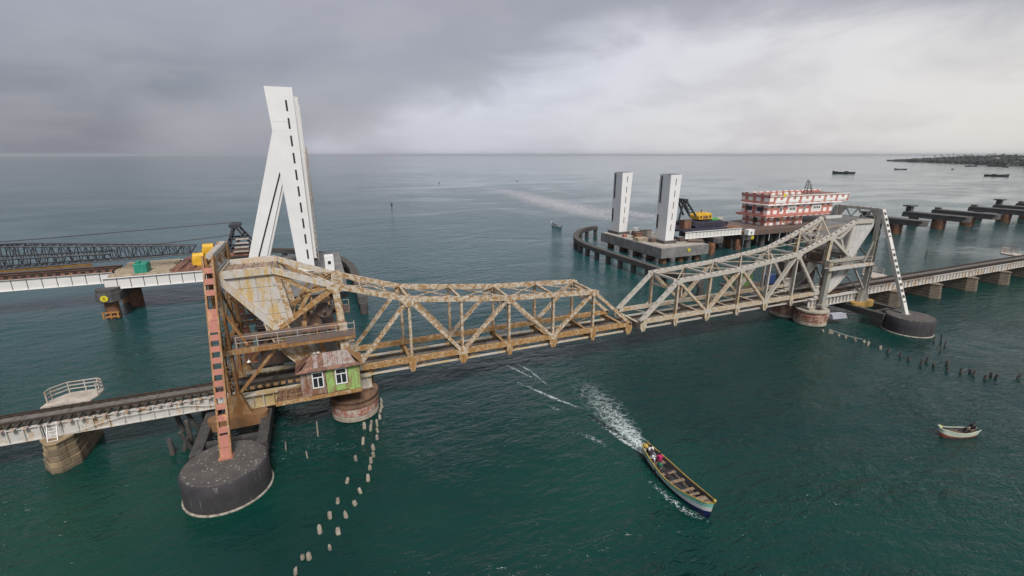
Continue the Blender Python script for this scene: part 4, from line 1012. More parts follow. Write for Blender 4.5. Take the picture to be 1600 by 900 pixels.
# right tower: only the two straight columns stand so far
def column(x0, y0, label, topz=20.95):
    th = thing('tower_column', label, 'column', (x0+1.3, y0+2, Z_CAP), 'straight white columns of the unfinished right tower')
    vs = [(x0, y0, Z_CAP), (x0+2.6, y0, Z_CAP), (x0+2.6, y0+4, Z_CAP), (x0, y0+4, Z_CAP), (x0, y0, topz), (x0+3.35, y0, topz), (x0+3.35, y0+4, topz), (x0, y0+4, topz)]
    MB().add(vs, [(0,3,2,1),(4,5,6,7),(0,1,5,4),(1,2,6,5),(2,3,7,6),(3,0,4,7)]).build('shaft', M['tower_white'], th)
    MB().box(x0+0.25, x0+3.1, y0+0.25, y0+3.75, topz, topz+0.06).build('open_top', M['slot'], th)
    slots(th, x0+1.35, 6.6, x0+1.75, topz-0.4, 5, y0-0.005, 0.2, 0.6)
    MB().box(x0-0.18, x0-0.02, y0+2.9, y0+3.25, 14.0, topz-0.3).build('guide_strip', M['slot'], th)
    MB().box(x0-0.18, x0-0.02, y0+3.2, y0+3.6, 7.5, 11.0).build('guide_strip', M['slot'], th)
    MB().box(x0-0.7, x0+3.3, y0-0.5, y0+4.5, Z_CAP+0.02, Z_CAP+0.7).build('plinth', M['dark_conc'], th)
    return th
column(80.1, 91.4, 'straight white box column with five dark slots, nearer of the pair')
column(77.6, 107.6, 'straight white box column standing behind on the same cap, farther of the pair')

# fender walls that curve round the cap corners
def fender(sign, label):
    xs = lambda x: x if sign > 0 else 69.8-x
    base = ([(64.6, 63), (64.5, 72)] if sign > 0 else [(64.5, 77)])+[(64.4, 85), (64.4, 99), (64.8, 104), (65.8, 109), (67.2, 113.2), (69.2, 117), (71.8, 120.8), (74.4, 123.8), (77.3, 126.4), (80.6, 128.3), (84.3, 129.8)]
    th = thing('fender_wall', label, 'fender', (xs(66), 96, -1))
    off = []
    for i, p in enumerate(base):
        a = Vector(base[max(0, i-1)]); c = Vector(base[min(len(base)-1, i+1)]); d = (c-a).normalized(); off.append(Vector((-d.y, d.x)))
    for i in range(len(base)-1):
        q = []
        for j, s in ((i, 0.75), (i+1, 0.75), (i+1, -0.75), (i, -0.75)):
            p = Vector(base[j])+off[j]*s; q.append((xs(p.x), p.y))
        MB().prism(q, 'z', 1.9, 3.0).build('beam', M['fender'], th)
    cum = 0; last = None; step = 5.0; nxt = 0
    for i in range(len(base)-1):
        a, b_ = Vector(base[i]), Vector(base[i+1]); L = (b_-a).length
        while nxt <= cum+L:
            p = a+(b_-a)*((nxt-cum)/L); MB().tube((xs(p.x), p.y, -1), (xs(p.x), p.y, 1.91), 0.62, n=12).build('pile', M['fender'], th, True); nxt += step
        cum += L
    return th
fender(1, 'curved grey fender wall on piles beside the straight columns')
fender(-1, 'curved grey fender wall on piles beside the tall forked tower')

def plate_girder(x0, x1, y, z0, z1, panels, label):
    th = thing('plate_girder', label, 'girder', ((x0+x1)/2, y, z0), 'plate girders of the new bridge')
    w_ = (x1-x0)/panels
    MB().box(x0, x1, y+0.03, y+0.12, z0+0.04, z1-0.04).build('web', M['dark_conc'], th)
    for k in range(panels):
        MB().box(x0+k*w_+0.06, x0+(k+1)*w_-0.06, y-0.03, y+0.03, z0+0.05, z1-0.05).build('panel', M['new_girder'], th)
    MB().box(x0, x1, y-0.28, y+0.3, z1-0.05, z1).build('flange', M['new_girder'], th)
    MB().box(x0, x1, y-0.28, y+0.3, z0, z0+0.05).build('flange', M['new_girder'], th)
    return th
plate_girder(-33.4, -13.7, 92.0, 4.5, 6.35, 11, 'white plate girder below the green generator, nearest left span')
plate_girder(-33.4, -13.7, 104.0, 4.5, 6.35, 11, 'white plate girder on the far side of the timber deck')
plate_girder(-62.0, -33.6, 97.0, 4.5, 6.35, 15, 'long white plate girder under the black crane boom at the left edge')
plate_girder(-62.0, -33.6, 101.5, 4.5, 6.35, 15, 'white plate girder behind the long one at the left edge')
plate_girder(87.0, 106.8, 92.0, 4.6, 6.35, 16, 'white panelled girder right of the straight columns')
plate_girder(87.0, 106.8, 103.0, 4.6, 6.35, 16, 'white panelled girder behind the right crane deck')
# track bed over the left spans
bed = thing('track_bed', 'dark brown track bed on the long left girder', 'track bed', (-48, 99.2, 6.36))
MB().box(-62, -33.6, 96.8, 101.7, 6.36, 6.62).build('ballast_tray', M['rust_brown'], bed)
for y in (98.4, 100.1): MB().box(-62, -33.6, y-0.06, y+0.06, 6.62, 6.8).build('rail', M['rail'], bed)
for k in range(26): MB().box(-61.5+k*1.08, -61.0+k*1.08, 96.7, 97.0, 6.62, 6.8).build('clip', M['black'], bed)
MB().box(-62, -38, 101.9, 102.05, 6.7, 7.15).build('edge_board', M['yellow_base'], bed)
deck = thing('work_deck', 'timber planked work deck behind the nearest white girder', 'deck', (-24, 98, 6.36))
for k in range(11):
    y = 92.4+k*1.02; z = random.uniform(0, 0.06); MB().box(-33.2+random.uniform(0, 0.8), -24.6+random.uniform(-0.6, 0.6), y, y+0.8, 6.36, 6.62+z).build('timber', M['timber'], deck)
MB().box(-24.3, -13.8, 92.3, 103.8, 6.36, 6.8).build('plate_deck', M['rust_brown'], deck)
for k in range(5): MB().box(-23.9+2*k, -22.7+2*k, 92.5, 103, 6.8, 7.05).build('cross_timber', M['rust_brown'], deck)
gen = thing('generator', 'teal green generator box on the timber deck', 'generator', (-28.4, 93.8, 6.45))
MB().box(-29.3, -27.5, 92.7, 95.0, 6.55, 8.2).build('housing', M['crane_green'], gen, bevel=0.08)
MB().box(-29.1, -28.5, 93.2, 94.0, 8.2, 8.55).build('exhaust_box', M['crane_green'], gen, bevel=0.05)
for x in (-29.0, -27.8): MB().box(x-0.12, x+0.12, 92.75, 94.9, 6.45, 6.55).build('skid', M['black'], gen)
for k in range(4): MB().box(-29.22+0.44*k, -28.9+0.44*k, 92.66, 92.70, 6.8, 7.9).build('door_panel', M['crane_green'], gen)

def trestle_pier(x, y0, y1, label, piles, r=0.95, capw=3.2, zt=4.45, nose=True, mt='dark_conc'):
    th = thing('trestle_pier', label, 'pier', (x, (y0+y1)/2, -1), 'pile piers of the new bridge')
    pl = [(x-capw/2, y0+1.0), (x-capw/4, y0), (x+capw/4, y0), (x+capw/2, y0+1.0), (x+capw/2, y1), (x-capw/2, y1)]
    MB().prism(pl, 'z', zt-1.45, zt).build('cap_beam', M[mt], th, bevel=0.06)
    if nose:
        MB().prism([(p[0], p[1]) for p in [(x-capw/2+0.1, y0+1.2), (x-capw/4, y0+0.2), (x+capw/4, y0+0.2), (x+capw/2-0.1, y0+1.2), (x+capw/2-0.1, y0+2.2), (x-capw/2+0.1, y0+2.2)]], 'z', zt, zt+0.6).build('stop_block', M[mt], th)
    for (px, py) in piles: MB().tube((px, py, -1), (px, py, zt-1.44), r, n=18).build('pile', M['pile_rust'], th, True)
    return th
tp = trestle_pier(-32.6, 89.0, 104.0, 'dark pile pier with orange timber walers under the left girders', [(-32.6, 90.8), (-31.2, 97.2), (-33.6, 100.8)])
for z in (0.35, 1.05): MB().box(-33.7, -31.5, 89.66, 89.84, z, z+0.22).build('waler', M['orange_timber'], tp)
for x in (-33.6, -32.6, -31.7): MB().box(x-0.1, x+0.1, 89.55, 89.66, 0.2, 1.4).build('waler_post', M['orange_timber'], tp)
for k in range(6): MB().tube((-33.75, 90.2, 0.3+0.45*k), (-33.75, 91.0, 0.3+0.45*k), 0.04, n=5).build('rung', M['pile_rust'], tp)
disc_marker('pier_marker', -32.7, 88.95, 3.75, 0.5, 'yellow disc marker on the nose of the left pile pier')
trestle_pier(-56.0, 89.0, 104.0, 'dark pile pier outside the left edge', [(-56, 91), (-56, 97), (-56, 101)])
trestle_pier(97.5, 90.0, 104.0, 'pile pier under the white panelled girder', [(96.0, 91.5), (97.5, 97.5), (97.5, 102)], zt=4.5, nose=False)
trestle_pier(108.8, 90.5, 104.0, 'pile pier with white box left of the checked building', [(107.6, 93.5), (108.8, 98.0), (108.8, 102.5)], zt=4.5, nose=False)
MB_ = MB(); MB_.box(107.4, 109.6, 90.2, 91.6, 4.51, 6.0); bx_ = tag(MB_.build('white_hut', M['white_paint']), 'small white hut on the pier left of the checked building', 'hut')
window(bx_, (108.5, 5.2), 0.6, 0.7, 90.2, 1, 0)
hut2 = tag(MB().box(0.1, 1.7, 92.0, 94.0, Z_CAP+0.021, 7.2).build('white_hut', M['white_paint']), 'narrow white hut at the foot of the tall forked tower', 'hut'); window(hut2, (0.9, 6.0), 0.7, 0.8, 92.0, 1, 0)
disc_marker('pier_marker', 109.4, 90.45, 3.75, 0.5, 'yellow disc marker on the pier left of the checked building')
# bare pile piers further right, girders not yet placed
BPX = [181.5, 207.0, 226.0, 252.0, 271.0, 290.0]
for i, x in enumerate(BPX):
    th = trestle_pier(x, 86.0, 105.5, 'bare dark pile pier without girders, %s one right of the grey portal' % ORD[i], [(x-1.0, 93.5), (x+0.8, 95.5), (x, 102.5)], 1.5, 4.4, 4.6, False)
    MB().box(x-2.3, x+2.3, 86.2, 105.2, 4.605, 5.0).build('bearing_strip', M['dark_conc'], th)
    MB().box(x-0.8, x+0.8, 103.6, 105.3, 5.0, 6.9 if i in (1, 4) else 5.7).build('bearing_block', M['dark_conc'], th)
    if i in (0, 1, 4): MB().box(x-2.0, x+2.0, 103.0, 105.9, 6.9 if i else 5.7, 7.35 if i else 6.2).build('hammer_head', M['dark_conc'], th)

# ---------------------------------------------------------------- cranes on the new bridge
def lattice_boom(th, stations, name='boom', mt=None, r=0.11):
    """four-chord boom; stations: (x, yc, zc, half width, half height)"""
    mt = mt or M['boom']
    cor = [[(x, y+sy*hw, z+sz*hh) for sy in (-1, 1) for sz in (-1, 1)] for x, y, z, hw, hh in stations]
    for c in range(4):
        m = MB()
        for a, b_ in zip(cor, cor[1:]): m.tube(a[c], b_[c], r, n=6)
        m.build('boom_chord', mt, th)
    for k, (a, b_) in enumerate(zip(cor, cor[1:])):
        m = MB()
        for i, j in ((0, 1), (2, 3), (0, 2), (1, 3)):
            m.tube(a[i], a[j], r*0.55, n=5); (m.tube(a[i], b_[j], r*0.5, n=5) if k % 2 else m.tube(a[j], b_[i], r*0.5, n=5))
        m.build('boom_lacing', mt, th)
cr = thing('crawler_crane', 'blue black lattice boom crane lying along the left new spans', 'crane', (-15, 99, 6.8))
stn = []
n = 38
for k in range(n+1):
    x = -62+k*(41.0/n); t = max(0, (x+40)/19.0); u_ = max(0, (x+45)/24); hw = 1.6*(1-0.75*t) if t > 0 else 1.6
    stn.append((x, 97.6, 10.0-0.75*u_, hw, 1.75-1.05*u_ if u_ > 0 else 1.75))
lattice_boom(cr, stn, r=0.12)
mid = MB()
for y in (96.0, 99.2): mid.tube((-62, y, 10.0), (-33, y, 9.65), 0.15, n=6)
mid.tube((-62, 96.0, 10.1), (-62, 99.2, 10.1), 0.1, n=6); mid.build('boom_mid_rail', M['boom'], cr)
for (a, b_) in (((-14.2, 99.0, 13.6), (-42.5, 98.8, 12.4)), ((-14.6, 97.0, 11.6), (-27.0, 97.2, 10.6)), ((-42.5, 98.8, 12.4), (-62, 98.8, 11.8))):
    MB().tube(a, b_, 0.09, n=6).build('pendant_rope', M['boom'], cr)
# gantry mast and winch house
for y in (96.4, 99.6):
    for (a, b_) in (((-16.8, y, 7.0), (-14.5, y, 13.4)), ((-14.5, y, 13.4), (-11.9, y, 9.6)), ((-16.2, y, 9.2), (-12.2, y, 9.2)), ((-15.6, y, 10.8), (-12.8, y, 10.8)), ((-16.6, y, 7.3), (-13.2, y, 11.6))):
        MB().beam(a, b_, 0.34, 0.34).build('gantry_leg', M['boom'], cr)
MB().box(-15.2, -13.6, 96.2, 99.8, 12.9, 13.5).build('gantry_head', M['boom'], cr)
MB().box(-17.0, -11.8, 96.0, 100.0, 6.8, 8.4).build('house', M['rust_brown'], cr, bevel=0.1)
for k in range(4): MB().box(-15.0+0.2*k, -12.6+0.1*k, 95.6, 95.9, 8.5+0.75*k, 8.75+0.75*k).build('counterweight_slab', M['deck_conc'], cr)
for (x, y, z) in ((-20.4, 95.0, 8.3), (-19.2, 97.6, 9.4)):
    m = MB(); m.tube((x-0.8, y, z), (x+0.9, y, z), 0.72, n=14); m.box(x-0.95, x+1.05, y-0.75, y+0.75, 6.81, z-0.1); m.build('winch', M['crane_yellow'], cr, bevel=0.05)
for y in (94.6, 100.4):
    pts = [(-18.5, 6.9), (-10.5, 6.9), (-10.1, 7.4), (-10.5, 7.9), (-18.5, 7.9), (-18.9, 7.4)]
    MB().prism(pts, 'y', y-0.5, y+0.5).build('crawler_track', M['black'], cr)

c2 = thing('crawler_crane', 'yellow crane with dark A-frame mast right of the straight columns', 'crane', (96, 98, 6.8))
for y in (96.8, 99.2):
    for (a, b_) in (((94.6, y, 9.6), (90.4, y, 14.2)), ((92.4, y, 9.7), (89.9, y, 14.0)), ((89.9, y, 14.1), (88.6, y, 8.0))): MB().beam(a, b_, 0.34, 0.42).build('mast_leg', M['boom'], c2)
for k in range(4): MB().beam((91.0+k*0.8, 96.8, 13.3-k*0.9), (91.0+k*0.8, 99.2, 13.3-k*0.9), 0.2, 0.2).build('mast_tie', M['boom'], c2)
MB().box(89.6, 91.0, 96.4, 99.6, 13.8, 14.35).build('mast_head', M['boom'], c2)
pts = [(95.2, 8.6), (99.9, 8.6), (99.9, 9.8), (99.2, 10.4), (97.8, 10.1), (96.2, 10.4), (95.2, 9.6)]
MB().prism(pts, 'y', 96.2, 99.8).build('house', M['crane_yellow'], c2, bevel=0.1)
MB().box(96.6, 98.4, 96.15, 96.2, 8.9, 9.6).build('house_door', M['rust_brown'], c2)
for x in (95.6, 98.9): MB().box(x, x+0.5, 96.15, 96.2, 9.0, 9.7).build('house_grille', M['black'], c2)
MB().tube((96.5, 97, 10.1), (96.5, 97, 11.3), 0.12, n=8).build('exhaust', M['black'], c2)
MB().box(100.4, 103.2, 96.6, 99.0, 7.6, 8.55).build('engine_box', M['mach_green'], c2, bevel=0.08)
MB().box(103.2, 105.4, 97.5, 98.5, 8.1, 8.7).build('boom_stub', M['deck_conc'], c2)
for y in (94.8, 101.0): MB().prism([(92.5, 6.9), (103.5, 6.9), (104.1, 7.4), (103.5, 8.0), (92.5, 8.0), (91.9, 7.4)], 'y', y-0.6, y+0.6).build('crawler_track', M['deck_navy'], c2)
MB().box(93, 103, 95.4, 100.4, 7.2, 8.2).build('turntable', M['deck_navy'], c2)
cd = thing('crane_deck', 'dark steel working deck beneath the yellow crane', 'deck', (97, 98, 6.36))
for k in range(8): MB().box(86.5+2.55*k, 86.5+2.55*(k+1)-0.04, 92.4, 102.8, 6.36, 6.82).build('deck_panel', M['deck_navy'] if k < 6 else M['rust_brown'], cd)
for (x, y, dx, dy, h, lab, nm, mt, cat) in ((89.5, 95.0, 2.2, 2.0, 2.2, 'rust red winch box beside the dark mast on the crane deck', 'winch_box', 'rust_brown', 'winch'),
        (78.6, 100.6, 2.0, 1.6, 1.6, 'brown steel crate between the white columns', 'steel_crate', 'rust_brown', 'crate'), (76.6, 103.6, 1.2, 1.0, 0.8, 'small red crate by the farther white column', 'steel_crate', 'red_batten', 'crate'),
        (77.4, 97.6, 3.4, 2.4, 0.8, 'flat stack of brown formwork on the grey cap', 'formwork_stack', 'timber', 'formwork'), (79.0, 94.6, 2.4, 1.6, 0.9, 'low dark stack of plates near the nearer column', 'plate_stack', 'dark_steel', 'plates'),
        (86.2, 92.6, 1.8, 1.4, 1.0, 'dark box right of the nearer white column', 'tool_box', 'dark_steel', 'box'), (83.4, 103.0, 2.6, 1.6, 1.5, 'pale rubble and machine heap between the columns', 'machine_heap', 'deck_conc', 'machinery')):
    z = 6.83 if nm == 'winch_box' else Z_CAP+0.021
    t_ = thing(nm, lab, cat, (x, y, z))
    nl = 3 if h < 1.2 else 1
    for j in range(nl): MB().box(x-dx/2+0.06*j, x+dx/2-0.05*j, y-dy/2, y+dy/2-0.1*j, z+h*j/nl, z+h*(j+1)/nl-0.03).build('layer' if nl > 1 else 'body', M[mt], t_, bevel=0.04)
    if nl == 1:
        MB().box(x-dx/2-0.04, x+dx/2+0.04, y-dy/2-0.04, y+dy/2+0.04, z+h-0.02, z+h+0.06).build('lid', M['dark_steel'], t_)
        for s_ in (-0.3, 0.3): MB().box(x+s_*dx-0.06, x+s_*dx+0.06, y-dy/2-0.05, y-dy/2, z+0.1, z+h-0.1).build('rib', M['dark_steel'], t_)
tr = thing('tractor', 'dark wheeled machine parked between the white columns', 'vehicle', (82.0, 104.5, Z_CAP))
for (x, y) in ((80.9, 103.7), (83.2, 103.7), (80.9, 105.4), (83.2, 105.4)): MB().tube((x, y-0.2, Z_CAP+0.62), (x, y+0.2, Z_CAP+0.62), 0.6, n=14).build('wheel', M['black'], tr)
MB().box(80.2, 84.0, 103.95, 105.15, Z_CAP+0.6, Z_CAP+1.3).build('chassis', M['dark_steel'], tr); MB().box(80.4, 82.0, 103.9, 105.2, Z_CAP+1.3, Z_CAP+2.2).build('cab', M['white_paint'], tr)
tube = MB(); tube.tube((86.6, 90.6, Z_CAP+0.5), (90.0, 88.9, Z_CAP+0.45), 0.42, n=12)
tag(tube.build('pipe_roll', M['dark_steel'], None, True), 'dark rolled pipe lying at the right end of the grey cap', 'pipe')

# ---------------------------------------------------------------- red and white checked building
def checks():
    m, t, b = mat('red and white checks'); p = t.pos()
    sx = t.new('ShaderNodeSeparateXYZ'); t.link(p, sx.inputs[0])
    h = t.math('MULTIPLY', t.math('ADD', sx.outputs[0], sx.outputs[1]), 1/2.8); v = t.math('MULTIPLY', sx.outputs[2], 1/1.9)
    a = t.math('LESS_THAN', t.math('FRACT', h), 0.42); c = t.math('LESS_THAN', t.math('FRACT', v), 0.40)
    n = t.noise(p, 0.5, 4)
    red = t.mix(n, (0.30, 0.075, 0.06), (0.38, 0.11, 0.085)); pink = t.mix(n, (0.50, 0.22, 0.18), (0.58, 0.29, 0.245)); wh = (0.78, 0.76, 0.73)
    both = t.math('MULTIPLY', a, c); either = t.math('MAXIMUM', a, c)
    col = t.mix(both, t.mix(either, wh, pink), red)
    col = t.mix(t.math('MULTIPLY', t.math('SUBTRACT', 1.0, a), t.math('SUBTRACT', 1.0, c)), t.mix(n, red, pink), wh)
    t.link(col, b.inputs['Base Color']); b.inputs['Roughness'].default_value = 0.7; return m
M['checks'] = checks()
plt = thing('building_platform', 'dark steel platform on piles carrying the checked building', 'platform', (140, 100, -1))
MB().box(107.0, 172.0, 92.2, 112.0, 4.2, 4.95).build('deck', M['dark_steel'], plt)
MB().box(107.0, 172.0, 92.0, 92.2, 4.0, 5.3).build('edge_girder', M['dark_steel'], plt)
for k in range(11):
    for y in (94.5, 102, 109.5): MB().tube((112.5+5.8*k, y, -1), (112.5+5.8*k, y, 4.21), 0.8, n=12).build('pile', M['dark_conc'], plt)
for k in range(8): MB().tube((118.0+4.2*k, 92.1, 5.3), (118.0+4.2*k, 92.1, 2.0), 0.08, n=5).build('hanger', M['white_paint'], plt)
cbd = thing('checked_building', 'long three storey building in faded red and white checks', 'building', (140, 103, 4.96))
W = M['checks']; x0, x1, yf, yb_ = 124.0, 152.5, 98.7, 108.0
MB().box(x0+0.4, x1-12, yf+0.4, yb_-0.4, 4.96, 8.0).build('ground_storey', W, cbd)
MB().box(x0-1.2, x1, yf-0.9, yb_+1.0, 7.45, 8.15).build('gallery_slab', W, cbd)
MB().box(x0, x1+0.6, yf, yb_, 8.15, 11.0).build('middle_storey', W, cbd)
MB().box(x0-0.9, x1+4.2, yf-0.7, yb_+0.8, 11.0, 11.28).build('ledge', M['white_paint'], cbd)
MB().box(x0-0.2, 159.8, yf-0.3, yb_+0.3, 11.28, 13.55).build('top_storey', W, cbd)
MB().box(x0-0.35, 159.95, yf-0.45, yf-0.15, 13.55, 13.8).build('parapet', M['white_paint'], cbd)
MB().box(x0-0.35, 159.95, yb_+0.1, yb_+0.4, 13.55, 14.3).build('parapet', W, cbd)
MB().box(x0-0.35, x0, yf-0.45, yb_+0.4, 13.55, 14.5).build('parapet', W, cbd)
MB().box(x0, 159.8, yf-0.1, yb_+0.1, 13.56, 13.62).build('roof', M['rust_brown'], cbd)
pts = [(x0, 13.8)]
for k in range(5):
    a = x0+0.3+k*2.55; pts += [(a, 14.4), (a+0.6, 14.8), (a+1.8, 14.8), (a+2.3, 14.4)]
pts += [(x0+14.2, 13.8)]
MB().prism(pts, 'y', yf-0.40, yf-0.2).build('shaped_gable', W, cbd)
for k in range(4): MB().tube((x0+3.3+k*2.55, yf-0.40, 13.9), (x0+3.3+k*2.55, yf-0.5, 13.9), 0.55, n=16).build('roundel', M['marker_yellow'] if k == 1 else M['deck_conc'], cbd)
for k in range(6):
    xa = x0+2.4+k*5.6; MB().box(xa, xa+4.4, yf-0.36, yf-0.30, 11.6, 12.55).build('window_band', M['white_paint'], cbd)
    window(cbd, (xa+2.2, 12.0), 3.9, 0.62, yf-0.36, 5, 0, 'window')
for (x, wd, h, c) in ((129.6, 1.1, 1.3, 2), (134.6, 3.0, 1.3, 4), (140.0, 1.0, 1.3, 2), (145.6, 3.6, 1.3, 4)):
    if wd > 2: MB().box(x-wd*0.62, x+wd*0.62, yf-0.05, yf, 8.5, 10.7).build('white_panel', M['white_paint'], cbd)
    window(cbd, (x, 9.7), wd, h, yf-0.05, c, 0)
window(cbd, (129.5, 6.5), 1.2, 1.3, yf+0.4, 2, 0)
for k, y in enumerate((100.2, 104.2)):
    MB().box(x0-0.04, x0, y, y+2.2, 9.1, 10.4).build('side_window', M['glass'], cbd)
MB().box(x0+0.36, x0+0.4, 102, 103.6, 5.6, 7.0).build('side_window', M['glass'], cbd)
for k in range(6): MB().box(133.0+0.3*k, 135.4+0.3*k, yf-1.6, yf-0.9, 5.2+0.36*k, 5.3+0.36*k).build('stair_tread', M['rust_brown'], cbd)
for s_ in (0, 0.9): MB().beam((127.5+s_, yf-1.0, 7.6), (131.5+s_, yf-1.4, 5.0), 0.12, 0.25).build('stair_stringer', M['rust_brown'], cbd)
mast = thing('roof_mast', 'dark lattice mast on the roof of the checked building', 'mast', (147.2, 104, 13.6))
for (x, y) in ((146.2, 103), (148.2, 103), (147.2, 105)): MB().tube((x, y, 13.6), (147.2+(x-147.2)*0.25, 104+(y-104)*0.25, 17.8), 0.1, n=5).build('leg', M['black'], mast)
for k in range(4):
    s_ = 1-0.18*k; z = 14.4+k*0.9; MB().path([(147.2-s_, 104-s_, z), (147.2+s_, 104-s_, z), (147.2, 104+s_, z), (147.2-s_, 104-s_, z)], 0.07, 5).build('ring', M['black'], mast)
MB().tube((149.6, 104, 13.6), (149.2, 104, 16.4), 0.08, n=5).build('antenna', M['black'], mast)
# ---------------------------------------------------------------- boats and people
def hull_pt(t, u, L, Bm, D, shb, shs):
    """t 0..1 stern to bow, u 0..1 keel to gunwale; returns (along, half beam, z) with z=0 at the waterline"""
    full = max(0.0, math.sin(math.pi*min(1, max(0, 0.06+0.90*t)))**0.62); full *= (1-0.10*(1-t))
    if t > 0.999: full = 0.02
    sheer = D*0.58 + shb*max(0, t-0.45)**2*3.3 + shs*max(0, 0.5-t)**2*4
    z = -D*0.42*(1-0.6*max(0, t-0.8)/0.2) + (sheer+D*0.42*(1-0.6*max(0, t-0.8)/0.2))*u
    flare = (0.30+0.70*u**0.55) if u > 0 else 0.04
    return (L*(t-0.5)+0.35*(u-0.5)*(1 if t > 0.9 else -1 if t < 0.1 else 0), Bm/2*full*flare, z)
def boat(name, label, loc, heading, L, Bm, D, bands, inside, gun, benches, cat='boat', shb=0.5, shs=0.3, detail=True, group=None):
    """bands: list of (u0, u1, material, part name); heading = angle of the bow from +X"""
    th = thing(name, label, cat, (loc[0], loc[1], 0), group); ch, sh = math.cos(heading), math.sin(heading)
    def Wp(a, s, z): return (loc[0]+a*ch-s*sh, loc[1]+a*sh+s*ch, z)
    nt = 22 if detail else 10; ts = [k/nt for k in range(nt+1)]
    def shell(us, mt, part, inset=0.0, flip=False):
        m = MB(); vs = []; fs = []
        for t in ts:
            row = []
            for u in us:
                a, hb, z = hull_pt(t, u, L, Bm, D, shb, shs); row.append((a, max(0.005, hb-inset), z))
            vs += [Wp(a, -h, z) for a, h, z in reversed(row)]+[Wp(a, h, z) for a, h, z in row]
        w_ = 2*len(us)
        for i in range(nt):
            for j in range(w_-1):
                if j == len(us)-1 and us[0] > 0.01: continue
                q = (i*w_+j, (i+1)*w_+j, (i+1)*w_+j+1, i*w_+j+1); fs.append(q if not flip else tuple(reversed(q)))
        if us[0] <= 0.01 or True:
            fs.append(tuple(range(w_)) if us[0] <= 0.01 else tuple(range(w_)))
        m.add(vs, fs[:-1] if us[0] > 0.01 else fs); return m.build(part, mt, th, True)
    for u0, u1, mt, part in bands: shell([u0+(u1-u0)*k/3 for k in range(4)], mt, part)
    shell([0.40, 0.6, 0.8, 0.99], inside, 'inner_planking', 0.06, True)
    fl = MB(); rows = []
    for t in ts[1:-1]:
        a, hb, z = hull_pt(t, 0.47, L, Bm, D, shb, shs); rows.append((a, max(0.02, hb-0.05)))
    vs = [Wp(a, s*h, 0.085*D) for a, h in rows for s in (-1, 1)]
    fl.add(vs, [(2*i, 2*i+2, 2*i+3, 2*i+1) for i in range(len(rows)-1)]).build('floor', inside, th)
    m = MB()
    for sgn in (-1, 1):
        pr = None
        for t in ts:
            a, hb, z = hull_pt(t, 1.0, L, Bm, D, shb, shs); q = Vector(Wp(a, sgn*hb, z))
            if pr is not None and (q-pr).length > 0.02: m.beam(pr, q, 0.05*Bm/2.0+0.02, 0.06)
            pr = q
    m.build('gunwale', gun, th)
    a, hb, z = hull_pt(1.0, 1.0, L, Bm, D, shb, shs)
    MB().beam(Wp(a-0.12, 0, z-0.05), Wp(a+0.05, 0, z+0.22*D), 0.16, 0.16).build('stem_head', gun, th)
    for t, wd in benches:
        a, hb, z = hull_pt(t, 0.78, L, Bm, D, shb, shs)
        MB().beam(Wp(a, -hb+0.07, z), Wp(a, hb-0.07, z), wd, 0.06).build('thwart', M['boat_wood'], th)
    if detail:
        for k in range(9):
            t = 0.12+0.09*k; a, hb, z = hull_pt(t, 0.34, L, Bm, D, shb, shs)
            MB().beam(Wp(a, -hb*0.8, z), Wp(a, hb*0.8, z), 0.08, 0.05).build('rib', M['boat_wood'], th)
    return th, Wp
M['boat_wood'] = plain('boat timber', (0.20, 0.145, 0.10), 0.8, 0.35, 4, 0.3)
M['boat_dark'] = plain('dark boat inside', (0.035, 0.036, 0.042), 0.8, 0.4, 3, 0.3)
M['boat_navy'] = plain('navy hull', (0.012, 0.018, 0.09), 0.4, 0.2, 2, 0)
M['boat_white'] = plain('white strake', (0.68, 0.68, 0.67), 0.45, 0.08, 3, 0)
M['boat_mint'] = plain('mint green strake', (0.25, 0.58, 0.46), 0.45, 0.12, 3, 0)
M['boat_yellow'] = plain('yellow gunwale', (0.42, 0.29, 0.06), 0.5, 0.2, 4, 0)
M['boat_red'] = steel('red brown boat bottom', (0.27, 0.06, 0.04), (0.2, 0.09, 0.05), amount=0.2, scale=2)
M['boat_pale'] = steel('pale mint boat side', (0.56, 0.63, 0.52), (0.35, 0.3, 0.2), amount=0.2, scale=2)
M['net'] = plain('dark fishing net', (0.03, 0.02, 0.025), 0.95, 0.5, 8, 0.8)
M['skin'] = plain('brown skin', (0.16, 0.085, 0.055), 0.55, 0.1, 6, 0)
M['hair'] = plain('black hair', (0.012, 0.011, 0.011), 0.6, 0.1, 6, 0)
for nm, c in (('cloth_magenta', (0.42, 0.015, 0.10)), ('cloth_white', (0.62, 0.63, 0.66)), ('cloth_green', (0.03, 0.13, 0.085)), ('cloth_dark', (0.02, 0.022, 0.028)), ('cloth_blue', (0.20, 0.30, 0.42)), ('cloth_brown', (0.12, 0.075, 0.05))):
    M[nm] = plain(nm, c, 0.85, 0.15, 6, 0.2)

